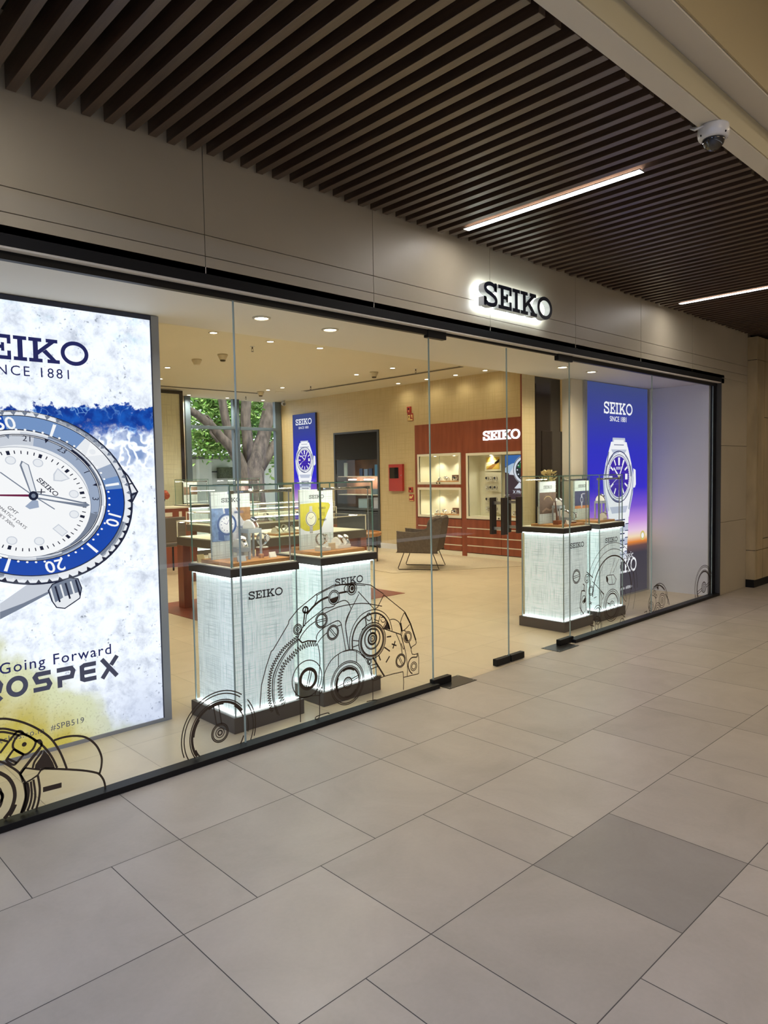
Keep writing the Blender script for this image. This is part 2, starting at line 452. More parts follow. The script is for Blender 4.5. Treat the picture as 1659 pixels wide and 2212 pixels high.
# the added hall lamps have no housings
# ---- timber slats
def wood_mat(name, c1, c2, rough, scale, stretch):
    return mat(name, c1, rough, col2=c2, scale=scale, stretch=stretch)
M['slat'] = wood_mat('slat_wood', (.085, .050, .030), (.052, .029, .018), .36, 5, (14, .8, 14))
M['slat'].node_tree.nodes['Principled BSDF'].inputs['Specular IOR Level'].default_value = .95
SL_P = .1068
slat0 = None
k = 0
x = 1.021 - SL_P*14
LEDX = [.49, 3.905, 7.305]
while x < 12.2:
    xl = x
    skip = any(abs((xl+.022)-lx) < .045 for lx in LEDX)
    if slat0 is None:
        slat0 = MB().box(0, -1.885, 3.25, .043, -.03, 3.36).build('timber_slat', M['slat'], bevel=.0015)
        o = slat0
    else:
        o = slat0.copy(); C.objects.link(o)
    dy = random.choice([0, 0, 0, .006, -.012, .01])
    o.location = (xl, dy, 0)
    if skip:
        pass
    tag(o, 'dark brown wooden slat running across the corridor ceiling', 'ceiling slat', 'wooden slats of the corridor ceiling')
    x += SL_P; k += 1
# ---- linear lamps sunk between the slats
M['led'] = emis('led_strip', (1.0, .96, .95), LED_E)
M['alu'] = mat('aluminium', (.55, .55, .56), .35, metal=1)
lab = {0: 'linear ceiling lamp at the far left, above the big white poster', 1: 'long linear ceiling lamp glowing between slats, left of the dome camera view, above the sign',
       2: 'linear ceiling lamp farther along the corridor, at the right edge'}
for i, lx in enumerate(LEDX):
    t = thing('linear_lamp', lab[i], 'ceiling lamp', (lx, -.2, 3.243), group=None)
    MB().box(-.025, -1.275, .001, .025, 0, .004).build('diffuser', M['led'], t)
    mb = MB(); mb.box(-.030, -1.28, 0.0, -.026, .005, .006); mb.box(.026, -1.28, 0.0, .030, .005, .006); mb.box(-.026, .0005, 0, .026, .005, .006); mb.box(-.026, -1.28, 0, .026, -1.2755, .006)
    mb.build('housing', M['alu'], t)

# ---- dome camera on the soffit
M['whiteplastic'] = mat('white_plastic', (.66, .66, .66), .3)
M['blackglass'] = mat('smoked_dome', (.012, .012, .014), .03, spec=1.0)
def dome_camera(loc, r, label, lens_out=1.0):
    t = thing('dome_camera', label, 'security camera', loc)
    MB().lathe([(r*.98, 0), (r*1.0, -.006), (r*1.02, -.034), (r*1.0, -.046), (r*.93, -.057), (r*.82, -.063), (r*.74, -.064)], seg=32).build('housing', M['whiteplastic'], t, smooth=True)
    prof = [(r*.74*math.cos(a), -.063-.74*r*math.sin(a)) for a in [i*PI/2/8 for i in range(9)]]
    prof[-1] = (.0005, prof[-1][1])
    MB().lathe(prof, seg=28).build('dome_lens', M['blackglass'], t, smooth=True)
    for a in (0.9, 2.6, 4.4, 5.6): MB().sphere((r*.97*math.cos(a), r*.97*math.sin(a), -.050), .005, 8, 6).build('screw', M['blackmetal'], t)
    return t
dc = dome_camera((3.69, -1.955, 3.25), .072, 'white dome security camera hanging from the pale soffit beside the slats')
MB().tube([(-.07, .02, -.012), (-.10, .05, -.03), (-.085, .075, -.01), (-.05, .06, .0)], .006).build('cable', M['whiteplastic'], dc, smooth=True)

# ================================================================== SHOP SHELL
M['cream'] = mat('cream_paint', (.70, .62, .48), .6)
M['ceil'] = mat('ceiling_paint', (.66, .605, .47), .7)
M['ceilnear'] = mat('display_ceiling_paint', (.74, .70, .62), .6)
M['linen'] = woven('linen_wallpaper', (.58, .455, .245), (.49, .375, .19), .55, rough=.38, amount=.7)
M['whitewall'] = mat('white_display_wall', (.72, .72, .74), .5)
struct(MB().box(-2, .0, 2.582, 9.0, 1.0, 2.68).build('ceiling', M['ceilnear']))
struct(MB().box(-2, .985, 2.68, 10.4, 1.0, 3.42).build('trim_3', M['ceil']))
CZ = 3.33
# main ceiling (with slots for the linear diffusers)
mb = MB(); mb.box(-2, 1.0, CZ, 10.4, 11.05, CZ+.08)
struct(mb.build('ceiling', M['ceil']))
M['slot'] = mat('slot_dark', (.10, .085, .055), .8)
RW = 10.22
mb = MB(); mb.box(RW, 1.0, 0, RW+.15, 3.42, CZ); mb.box(RW, 3.42, 2.501, RW+.15, 6.36, CZ); mb.box(RW, 6.361, 0, RW+.15, 7.404, CZ); mb.box(RW, 7.404, 2.481, RW+.15, 8.876, CZ); mb.box(RW, 8.876, 0, RW+.15, 11.05, CZ)
struct(mb.build('wall_right', M['linen']))
struct(MB().box(RW+.47, 1.0, 0, RW+.55, 11.05, CZ).build('wall_right', M['cream']))
struct(MB().box(-2.15, .1, 0, -2.0, 11.05, CZ+.08).build('wall_left', M['cream']))
# back wall with window opening X 7.68..10.2
mb = MB(); mb.box(-2, 10.9, 0, 7.66, 11.05, CZ)
mb.box(7.66, 10.9, 0, RW, 11.05, .25)
struct(mb.build('wall_back', M['cream']))
struct(MB().box(RW-.016, 6.36, .0, RW-.001, 7.40, .11).build('baseboard_right', M['whitewall']))
struct(MB().box(RW-.016, 8.90, .0, RW-.001, 10.88, .11).build('baseboard_right', M['whitewall']))
# partition behind the right show window, and the dark return
struct(MB().box(6.98, .87, 0, 8.80, .985, 2.58).build('wall_partition', M['cream']))
struct(MB().box(8.80, .10, 0, 8.90, 1.0, 2.58).build('wall_display', M['whitewall']))
struct(MB().box(-2.0, .10, 0, -1.9, 1.0, 2.58).build('wall_display', M['whitewall']))
mb = MB(); mb.box(6.24, 1.0, 0, 6.478, 1.015, 2.58, 0); mb.box(6.236, .999, 0, 6.24, 1.016, 2.58, 1)
M['redwood'] = wood_mat('redwood', (.30, .075, .035), (.22, .05, .022), .32, 4, (3, 3, .4))
struct(mb.build('wall_return', [M['linen'], M['redwood']]))
M['darkbrown'] = mat('glossy_dark_brown', (.020, .014, .011), .12, spec=.6)
t = thing('tall_cabinet', 'glossy dark brown tall cupboard behind the right-hand display pedestals', 'cupboard', (6.48, 1.0, 0))
MB().box(.001, .002, 0, .499, .06, 2.579).build('body', M['darkbrown'], t, bevel=.003)
MB().box(.12, -.008, .05, .62, -.0005, 2.0).build('door', M['darkbrown'], t, bevel=.002)
MB().box(.01, -.006, .05, .10, -.0005, 2.5).build('side_panel', M['darkbrown'], t, bevel=.002)

# ================================================================== GLASS FRONT
M['glass'] = glassm('clear_glass', (.965, .985, .975), .85)
M['gedge'] = mat('glass_edge', (.33, .43, .42), .15, spec=.8)
M['decal'] = mat('brown_vinyl', (.045, .028, .017), .55)
GY = .06
def pane(name, x0, x1, z0, z1, label=None):
    """single sheet with visible edges"""
    w = thing(name, label, None, ((x0+x1)/2, GY, z0))
    w['kind'] = 'structure'
    mb = MB(); mb.add([(x0, GY, z0), (x1, GY, z0), (x1, GY, z1), (x0, GY, z1)], [(0, 1, 2, 3)])
    mb.build('glass_pane', M['glass'], w, world=True)
    e = MB(); e.box(x0, GY-.004, z0, x0+.0015, GY+.004, z1); e.box(x1-.0015, GY-.004, z0, x1, GY+.004, z1)
    e.build('glass_edge', M['gedge'], w, world=True)
    return w
ZB, ZT = .03, 2.555
wins = [pane('window_1', -1.2, 2.178, ZB, ZT), pane('window_2', 2.183, 3.782, ZB, ZT), pane('window_3', 5.636, 7.228, ZB, ZT), pane('window_4', 7.234, 8.815, ZB, ZT)]
doors = [pane('door_1', 3.788, 4.702, .012, ZT), pane('door_2', 4.708, 5.631, .012, ZT)]
# black frame
fr = thing('trim_4', None, None, (4, 0, 0)); fr['kind'] = 'structure'
mb = MB(); mb.box(-1.25, -.004, 2.591, 8.915, .012, 2.645); mb.box(-1.25, .012, 2.60, 8.915, .075, 2.645)
mb.build('head_trim', M['darkmetal'], fr, world=True, bevel=.002)
mb = MB(); mb.box(-1.25, .045, 2.545, 3.80, .078, 2.60); mb.box(5.62, .045, 2.545, 8.905, .078, 2.60); mb.box(3.80, .05, 2.565, 5.62, .075, 2.60)
mb.box(8.815, .052, 0, 8.905, .078, 2.60)
mb.box(-1.25, .045, 0, -1.2, .078, 2.6)
mb.build('inner_frame', M['blackmetal'], fr, world=True)
M['greymetal'] = mat('grey_metal', (.055, .055, .058), .4)
MB().box(8.905, -.004, 0, 8.915, .078, 2.60).build('jamb', M['greymetal'], fr, world=True)
mb = MB(); mb.box(-1.25, -.002, .001, 3.79, .078, .032); mb.box(5.63, -.002, .001, 8.905, .078, .032)
mb.build('bottom_channel', M['blackmetal'], fr, world=True, bevel=.002)
# door fittings
def patch(parent, name, x0, x1, z0, z1):
    return MB().box(x0, GY-.022, z0, x1, GY+.022, z1).build(name, M['blackmetal'], parent, bevel=.003, world=True)
patch(doors[0], 'top_hinge_fitting', 3.76, 3.955, 2.528, 2.60)
patch(doors[0], 'bottom_hinge_fitting', 3.77, 3.965, .004, .055)
patch(doors[0], 'bottom_lock', 4.52, 4.698, .004, .058)
patch(doors[1], 'bottom_lock', 4.714, 4.895, .004, .058)
patch(doors[1], 'bottom_hinge_fitting', 5.44, 5.66, .004, .055)
patch(doors[1], 'top_hinge_fitting', 5.43, 5.66, 2.528, 2.60)
M['bronze'] = mat('bronze_handle', (.085, .065, .052), .3, metal=.6)
for d, xa in ((doors[0], 4.555), (doors[1], 4.755)):
    for s in (-1, 1):
        y0 = GY+s*.055
        h = MB(); h.box(xa, y0-.012, 1.062, xa+.060, y0+.012, 1.358)
        ho = h.build('pull_handle', M['bronze'], d, bevel=.002, world=True)
    mb = MB()
    for z in (1.11, 1.315): mb.box(xa+.022, GY-.045, z-.012, xa+.040, GY+.045, z+.012)
    mb.build('handle_bolt', M['alu'], d, bevel=.002, world=True)
# floor hinges
M['plate'] = mat('hinge_plate', (.06, .055, .05), .35, metal=.7)
for d, x0 in ((doors[0], 3.95), (doors[1], 5.39)):
    pl_ = MB().box(x0-.13, -.07, .0005, x0+.18, .12, .003).build('floor_hinge', M['plate'], d, world=True)
    for sx, sy in ((-.11, -.05), (.16, -.05), (.16, .10), (-.11, .10)):
        MB().lathe([(.005, .0035), (.005, .0045)], (x0+sx-d.location.x, sy-d.location.y, -d.location.z), 10).build('screw', M['alu'], pl_)

# ================================================================== LIT POSTERS
def E_(name, rgb, s=1.0): return emis(name, L(*rgb), s)
def ramp_emis(name, stops, z0, z1, s=1.0, nz=0.0):
    m = bpy.data.materials.new(name); m.use_nodes = True; nt = m.node_tree; nt.nodes.clear()
    tc = nt.nodes.new('ShaderNodeTexCoord'); sp = nt.nodes.new('ShaderNodeSeparateXYZ'); nt.links.new(tc.outputs['Object'], sp.inputs[0])
    r = nt.nodes.new('ShaderNodeMapRange'); r.inputs['From Min'].default_value = z0; r.inputs['From Max'].default_value = z1
    nt.links.new(sp.outputs[2], r.inputs[0]); cr = nt.nodes.new('ShaderNodeValToRGB')
    el = cr.color_ramp.elements
    while len(el) > 1: el.remove(el[-1])
    el[0].position = stops[0][0]; el[0].color = (*L(*stops[0][1]), 1)
    for p, c in stops[1:]:
        e = el.new(p); e.color = (*L(*c), 1)
    src = r.outputs[0]
    if nz:
        n = nt.nodes.new('ShaderNodeTexNoise'); n.inputs['Scale'].default_value = 3; nt.links.new(tc.outputs['Object'], n.inputs['Vector'])
        src = math_node(nt, 'ADD', src, math_node(nt, 'MULTIPLY', math_node(nt, 'SUBTRACT', n.outputs[0], .5), nz))
    nt.links.new(src, cr.inputs[0])
    e = nt.nodes.new('ShaderNodeEmission'); e.inputs[1].default_value = s; nt.links.new(cr.outputs[0], e.inputs[0])
    o = nt.nodes.new('ShaderNodeOutputMaterial'); nt.links.new(e.outputs[0], o.inputs[0]); return m
def sea_mat(s):
    """printed aerial view of surf: white foam, deep blue water band, yellow sand"""
    m = bpy.data.materials.new('surf_print'); m.use_nodes = True; nt = m.node_tree; nt.nodes.clear(); N = nt.nodes.new; K = nt.links.new
    tc = N('ShaderNodeTexCoord'); sp = N('ShaderNodeSeparateXYZ'); K(tc.outputs['Object'], sp.inputs[0]); x, z = sp.outputs[0], sp.outputs[2]
    def noise(sc_, det=5, dist=0, rough=.55):
        n = N('ShaderNodeTexNoise'); n.inputs['Scale'].default_value = sc_; n.inputs['Detail'].default_value = det; n.inputs['Distortion'].default_value = dist; n.inputs['Roughness'].default_value = rough
        K(tc.outputs['Object'], n.inputs['Vector']); return n.outputs[0]
    def mr(v, a, b):
        r = N('ShaderNodeMapRange'); r.inputs['From Min'].default_value = a; r.inputs['From Max'].default_value = b
        r.interpolation_type = 'SMOOTHSTEP'; K(v, r.inputs[0]); return r.outputs[0]
    def mix(f, a, b):
        n = N('ShaderNodeMix'); n.data_type = 'RGBA'; K(f, n.inputs['Factor'])
        for k, v in (('A', a), ('B', b)):
            if isinstance(v, tuple): n.inputs[k].default_value = (*L(*v), 1)
            else: K(v, n.inputs[k])
        return n.outputs['Result']
    mn = lambda op, a, b=None: math_node(nt, op, a, b)
    n1 = noise(5, 7, .3); n2 = noise(14, 6); n3 = noise(2.2, 4)
    foam = mix(mr(noise(9, 9, .2, .68), .42, .78), (236, 237, 241), (172, 176, 186))
    speck = mn('MULTIPLY', mr(noise(42, 5), .58, .70), mr(n1, .47, .60))
    foam = mix(mn('MULTIPLY', speck, .7), foam, (80, 88, 100))
    teal = mn('MULTIPLY', mr(noise(4.3, 6), .54, .68), mr(z, 2.25, 2.45))
    foam = mix(mn('MULTIPLY', teal, .5), foam, (150, 195, 205))
    # blue band
    zz = mn('ADD', z, mn('MULTIPLY', mn('SUBTRACT', noise(7, 8, .0, .65), .5), .34))
    zz = mn('SUBTRACT', zz, mn('MULTIPLY', x, .08))
    hi = mn('SUBTRACT', 1.0, mr(zz, 1.955, 1.975)); lo = mr(zz, 1.74, 1.84)
    band = mn('MULTIPLY', hi, lo)
    vo = N('ShaderNodeTexVoronoi'); vo.feature = 'DISTANCE_TO_EDGE'; vo.inputs['Scale'].default_value = 11
    wv = N('ShaderNodeVectorMath'); wv.operation = 'ADD'; nn = N('ShaderNodeTexNoise'); nn.inputs['Scale'].default_value = 9; K(tc.outputs['Object'], nn.inputs['Vector'])
    sc2 = N('ShaderNodeVectorMath'); sc2.operation = 'SCALE'; K(nn.outputs['Color'], sc2.inputs[0]); sc2.inputs['Scale'].default_value = .25
    K(tc.outputs['Object'], wv.inputs[0]); K(sc2.outputs[0], wv.inputs[1]); K(wv.outputs[0], vo.inputs['Vector'])
    lines = mn('SUBTRACT', 1.0, mr(vo.outputs['Distance'], .0, .07))
    water = mix(mr(n2, .35, .65), (5, 46, 128), (18, 80, 165))
    water = mix(mn('MULTIPLY', lines, mr(n1, .42, .62)), water, (120, 165, 210))
    col = mix(band, foam, water)
    # lacy foam below the band, on the right
    lace = mn('MULTIPLY', mn('MULTIPLY', mn('SUBTRACT', 1.0, mr(zz, 1.76, 1.86)), mr(zz, 1.48, 1.68)), mr(n3, .40, .58))
    lacecol = mix(mr(vo.outputs['Distance'], .03, .2), (250, 252, 255), (70, 110, 165))
    col = mix(mn('MULTIPLY', lace, .8), col, lacecol)
    # sand
    sb = mn('ADD', mn('ADD', z, mn('MULTIPLY', x, .85)), mn('MULTIPLY', mn('SUBTRACT', noise(4, 7, .4), .5), .35))
    sand = mn('SUBTRACT', 1.0, mr(sb, .42, .56))
    deep = mn('SUBTRACT', 1.0, mr(sb, .10, .42))
    sc_ = mix(deep, (200, 200, 160), (176, 158, 72)); sc_ = mix(mn('MULTIPLY', mr(n1, .45, .7), .5), sc_, (205, 200, 165))
    sc_ = mix(mn('MULTIPLY', mr(noise(70, 2), .55, .7), .25), sc_, (105, 95, 50))
    col = mix(sand, col, sc_)
    blu = mn('MULTIPLY', mn('SUBTRACT', 1.0, mr(z, .0, .55)), mr(x, .15, .6))
    col = mix(mn('MULTIPLY', blu, .45), col, (130, 142, 175))
    tn = N('ShaderNodeMix'); tn.data_type = 'RGBA'; tn.blend_type = 'MULTIPLY'; tn.inputs['Factor'].default_value = 1; tn.inputs['B'].default_value = (.93, .97, 1.04, 1); K(col, tn.inputs['A'])
    e = N('ShaderNodeEmission'); e.inputs[1].default_value = s; K(tn.outputs['Result'], e.inputs[0])
    o = N('ShaderNodeOutputMaterial'); K(e.outputs[0], o.inputs[0]); return m
M['greyframe'] = mat('grey_poster_frame', (.30, .31, .33), .45)
M['navyedge'] = mat('poster_edge', (.02, .03, .07), .5)
PS = 1.35     # light-box brightness

# ---- big left light box
LBY = .84
lb = thing('poster_light_box', 'large glowing white poster of a diving watch over surf, in the left show window', 'light box', (1.33, LBY, 0))
mb = MB(); x0, x1 = .545, 2.116
mb.box(x0, LBY, 0, x1, LBY+.12, 2.578, 0); mb.box(2.066, LBY-.012, 0, x1, LBY-.0005, 2.578, 0); mb.box(x0, LBY-.012, 0, .594, LBY-.0005, 2.578, 0); mb.box(.594, LBY-.012, 0, 2.066, LBY-.0005, .022, 0)
mb.box(2.061, LBY-.010, .022, 2.066, LBY-.0005, 2.56, 1); mb.box(.594, LBY-.010, 2.55, 2.066, LBY-.0005, 2.578, 1)
mb.build('frame', [M['greyframe'], M['navyedge']], lb, world=True)
PP = LBY-.003
A = Art()
def P(px, py): q = at(px, py, 1, PP); return (q[0], q[2])
A.rect(.594, .022, 2.061, 2.55, 0, 0)
NV, SV1, SV2, SV3, DK, BL, BL2, WH, GB, RD, GR = range(1, 12)
lmats = [sea_mat(PS), E_('print_navy', (38, 42, 95)), E_('print_silver', (205, 210, 222)), E_('print_silver_dark', (120, 130, 150)), E_('print_silver_light', (238, 240, 246)),
         E_('print_dark', (28, 34, 58)), E_('print_blue', (16, 72, 178)), E_('print_blue_grey', (118, 150, 200)), E_('print_white', (252, 252, 255)), E_('print_grey_blue', (158, 172, 198)), E_('print_maroon', (110, 30, 70)), E_('print_sand_grey', (70, 72, 92))]
# lugs and bracelet
A.poly([P(0, 1304), P(0, 1338), P(50, 1312), P(104, 1283), P(121, 1257), P(60, 1262)], SV1, 1)
A.poly([P(0, 1322), P(0, 1338), P(50, 1312), P(104, 1283), P(108, 1276), P(50, 1303)], SV2, 2)
A.poly([P(186, 946), P(213, 972), P(262, 1012), P(276, 1028), P(297, 1062), P(293, 1070), P(262, 1128), P(230, 1080)], SV1, 1)
A.poly([P(262, 1012), P(276, 1028), P(297, 1062), P(280, 1066), P(258, 1030)], SV3, 2)
A.poly([P(280, 1066), P(297, 1062), P(293, 1072), P(276, 1105), P(266, 1120), P(270, 1090)], SV2, 2)
A.stroke([P(186, 946), P(213, 972), P(262, 1012), P(276, 1028), P(297, 1062), P(293, 1070), P(262, 1128)], .010, DK, 3)
A.stroke([P(213, 974), P(240, 1002), P(256, 1028), P(276, 1046), P(288, 1044)], .008, DK, 3)
A.stroke([P(262, 1055), P(279, 1072), P(296, 1064)], .012, DK, 3)
# dial basis from the bezel marks
c = Vector((1.318, 1.474))
V0 = (Vector(P(198, 977))-c); V10 = Vector(P(245, 1121))-c; V15 = (V10-V0*.5)/.866
V0 /= .90; V15 /= .90
def setT(dx=0, dz=0, k=1.0):
    A.T = lambda a, b: (c[0]+dx+k*(a*V15[0]+b*V0[0]), c[1]+dz+k*(a*V15[1]+b*V0[1]))
def pol(r, th): return (r*math.sin(math.radians(th)), r*math.cos(math.radians(th)))
setT(.006, -.012)
A.disc(0, 0, 1.085, SV2, 4, seg=72); A.ring(0, 0, 1.085, .02, DK, 5, seg=72); A.ring(0, 0, 1.06, .05, SV3, 5, seg=72)
for k in range(60):
    th = k*6
    A.poly([pol(1.07, th-1.6), pol(1.02, th), pol(1.07, th+1.6)], DK if 40 < th < 260 else SV2, 6)
setT()
def arc_poly(r0_, r1_, t0, t1, m, lay, n=16):
    for i in range(n):
        a, b = t0+(t1-t0)*i/n, t0+(t1-t0)*(i+1)/n
        A.poly([pol(r0_, a), pol(r0_, b), pol(r1_, b), pol(r1_, a)], m, lay)
chrome0 = [SV1, SV3, SV2, SV3, SV1, SV2, SV1, SV3, GB, SV1, SV3, SV2]
for i, m_ in enumerate(chrome0): arc_poly(1.055, 1.005, i*30, i*30+30, m_, 5, 6)
A.disc(0, 0, 1.0, DK, 7, seg=72)
arc_poly(.99, .79, 22, 168, BL, 8, 40); arc_poly(.99, .79, 168, 215, SV3, 8); arc_poly(.99, .79, 215, 300, BL, 8, 20); arc_poly(.99, .79, 300, 350, BL2, 8); arc_poly(.99, .79, 350, 374, SV3, 8)
arc_poly(.99, .79, 374, 384, GB, 9, 4); arc_poly(.99, .79, 384, 394, BL2, 9, 4)
A.poly([pol(.99, 165), pol(.99, 172), pol(.79, 185), pol(.79, 180)], BL, 9)
setT(-.012, .004)
A.disc(0, 0, .82, SV3, 10, seg=64); A.ring(0, 0, .82, .012, DK, 11, seg=64)
def chrome(ra, rb_, lay, phase):
    seq = [SV3, WH, SV1, SV2, GB, SV2, SV1, WH, SV3, SV1, GB, DK, SV2, SV1, WH, SV3, SV2, SV1]
    for i, m_ in enumerate(seq): arc_poly(ra, rb_, phase+i*20, phase+i*20+20, m_, lay, 4)
chrome(.805, .785, 11, 10); chrome(.785, .762, 11, 130); A.ring(0, 0, .762, .010, DK, 12, seg=64)
A.ring(0, 0, .74, .11, GB, 11, seg=64); arc_poly(.74, .63, 30, 60, GB, 12); arc_poly(.74, .63, 60, 100, SV2, 12); arc_poly(.74, .63, 150, 250, SV1, 12); arc_poly(.74, .63, -80, -40, SV1, 12); A.ring(0, 0, .745, .008, DK, 12, seg=64)
setT(-.035, -.032)
A.disc(0, 0, .685, WH, 13, seg=64); A.ring(0, 0, .685, .005, SV2, 14, seg=64)
setT(-.012, .004)
setT()
# bezel numerals, bars, dots
def numeral(t, th, r=.893, size=.155):
    cx, cy = pol(r, th); T0 = A.T; ca, sa = math.cos(math.radians(-th)), math.sin(math.radians(-th))
    A.T = lambda a, b: T0(cx+a*ca-b*sa, cy+a*sa+b*ca)
    A.text(t, size*1.35, 0, 0, WH, 15, bold=.012, sx=1.0); A.T = T0
for t, th in (('10', 60), ('20', 120), ('30', 180), ('40', 240), ('50', 300)): numeral(t, th)
for th in (30, 90, 150, 210, 330):
    A.poly([pol(.81, th-1), pol(.97, th-1), pol(.97, th+1), pol(.81, th+1)], WH, 15)
for k in range(60):
    th = k*6
    if k % 5: cx, cy = pol(.825, th); A.disc(cx, cy, .013, WH, 15, seg=10)
cx, cy = pol(.9, 0); A.poly([pol(.99, -6), pol(.80, 0), pol(.99, 6)], WH, 15); A.disc(*pol(.91, 0), .035, SV3, 16)
# chapter ring numerals and ticks
setT(-.012, .012)
for i, th in enumerate(range(-90, 61, 30)):
    A.poly([pol(.735, th-1.6), pol(.685, th), pol(.735, th+1.6)], SV2 if i % 2 else DK, 15)
for t, th in (('23', -15), ('1', 15), ('3', 45), ('21', -45), ('19', -75)):
    cx, cy = pol(.69, th); T0 = A.T; ca, sa = math.cos(math.radians(-th)), math.sin(math.radians(-th))
    A.T = lambda a, b, T0=T0, cx=cx, cy=cy, ca=ca, sa=sa: T0(cx+a*ca-b*sa, cy+a*sa+b*ca)
    A.text(t, .10, 0, 0, DK, 15); A.T = T0
setT(-.030, -.026)
for k in range(60):
    th = k*6; w = 1.6 if k % 5 == 0 else .5
    A.poly([pol(.575 if k % 5 == 0 else .585, th-w), pol(.625, th-w), pol(.625, th+w), pol(.575 if k % 5 == 0 else .585, th+w)], DK, 15)
for th in range(30, 360, 30):
    if th in (90, 180): continue
    cx, cy = pol(.51, th); A.disc(cx, cy, .052, SV1, 15); A.disc(cx, cy, .042, SV3, 16)
A.poly([pol(.56, -9), pol(.56, 9), (.06, .46), (0, .40), (-.06, .46)], SV1, 15); A.poly([pol(.545, -8), pol(.545, 8), (.045, .465), (0, .42), (-.045, .465)], SV3, 16)
A.rect(.42, -.045, .56, .045, SV1, 15); A.rect(.43, -.035, .55, .035, SV3, 16)
A.rect(-.05, -.56, .05, -.47, SV2, 15); A.rect(-.04, -.55, .04, -.48, WH, 16); A.text('3', .085, 0, -.515, DK, 17, bold=.01)
# dial text
A.logo(.02, .30, .055, DK, 17, w=5.0)
A.text('X', .09, .02, .20, DK, 17, bold=.02)
A.text('GMT', .058, .0, -.17, DK, 17); A.text('AUTOMATIC 3 DAYS', .052, .0, -.235, DK, 17); A.text("DIVER'S 300m", .052, .0, -.30, DK, 17)
# hands (pixel-measured directions)
setT()
A.T = lambda u, v: (u, v)
hub = Vector(P(72, 1071))
A.poly([P(66, 1068), P(42, 1005), P(46, 995), P(62, 1004), P(80, 1066)], SV2, 18); A.poly([P(68, 1066), P(46, 1004), P(49, 998), P(60, 1005), P(77, 1064)], SV3, 19)
A.poly([P(72, 1064), P(120, 1072), P(186, 1086), P(194, 1091), P(184, 1096), P(118, 1084), P(74, 1076)], SV2, 18); A.poly([P(80, 1068), P(120, 1075), P(184, 1089), P(120, 1081), P(80, 1074)], WH, 19)
A.stroke([P(0, 1020), P(72, 1071), P(118, 1100)], .006, SV2, 19); A.poly([P(-40, 1068), P(68, 1068), P(68, 1073), P(-40, 1071)], RD, 18)
A.poly([P(72, 1078), P(54, 1094), P(64, 1100), P(84, 1096), P(82, 1082)], GB, 17)
A.disc(hub[0], hub[1], .026, DK, 20); A.disc(hub[0], hub[1], .012, SV2, 21)
# crown
A.poly([P(104, 1276), P(113, 1262), P(150, 1248), P(168, 1250), P(176, 1270), P(172, 1292), P(140, 1314), P(122, 1312), P(112, 1298)], SV2, 20)
A.poly([P(120, 1312), P(118, 1302), P(140, 1288), P(172, 1278), P(174, 1290), P(160, 1304), P(140, 1314)], SV3, 21)
for i in range(6):
    f = i/5; a = (108+f*55, 1270-f*18); A.stroke([P(a[0], a[1]), P(a[0]+10, a[1]+34)], .010, DK if i % 2 else SV3, 22)
A.stroke([P(104, 1276), P(113, 1262), P(150, 1248), P(168, 1250), P(176, 1270), P(172, 1292), P(140, 1314), P(122, 1312), P(112, 1298)], .006, DK, 23, closed=True)
# lettering
A.logo(1.333, 2.295, .135, NV, 24, w=5.1)
A.text('SINCE 1881', .078, 1.333, 2.168, NV, 24, space=1.25, bold=.0)
A.text('Going Forward', .088, 1.428, .528, NV, 24, space=1.16, bold=.006)
def prospex(cu, cv, h, m, lay):
    """heavy squared capitals"""
    w = .78*h; gap = .32*h; t = .225*h; T0 = A.T; X = [cu-(7*w+6*gap)/2]
    def S(pts): A.stroke([(X[0]+a*w, cv+(b-.5)*h) for a, b in pts], t, m, lay)
    e = .13
    S([(.02, .55), (.98, .55)]) if False else None
    for ch in 'PROSPEX':
        if ch == 'P': S([(.0, 1-e), (.88, 1-e), (1, .72), (.90, .45), (.16, .45), (.16, 0)])
        if ch == 'R': S([(.0, 1-e), (.88, 1-e), (1, .72), (.90, .45), (.16, .45), (.16, 0)]); S([(.55, .42), (1.0, 0)])
        if ch == 'O':
            A.ring(X[0]+w/2, cv, w*.62, t, m, lay, seg=32, rv=h*.5)
        if ch == 'S': S([(1.05, 1-e), (.25, 1-e), (.12, .75), (.25, .5), (.85, .5), (.97, .3), (.85, e), (0, e)])
        if ch == 'E': S([(1.05, 1-e), (.3, 1-e), (.14, .8), (.14, .2), (.3, e), (1.05, e)]); S([(.14, .5), (1.0, .5)])
        if ch == 'X': S([(.02, 1), (1.0, 0)]); S([(.02, 0), (.48, .48)]); S([(.62, .62), (1.05, 1.05)])
        X[0] += w+gap
prospex(1.333, .418, .118, GR, 24)
A.text('www.seikowatches.co.in  #SPB519', .048, 1.18, .135, GR, 24, space=1.12)
A.build('printed_panel', lmats, (0, PP, 0), (1, 0, 0), (0, 0, 1), (0, -1, 0), lb, eps=.00012)

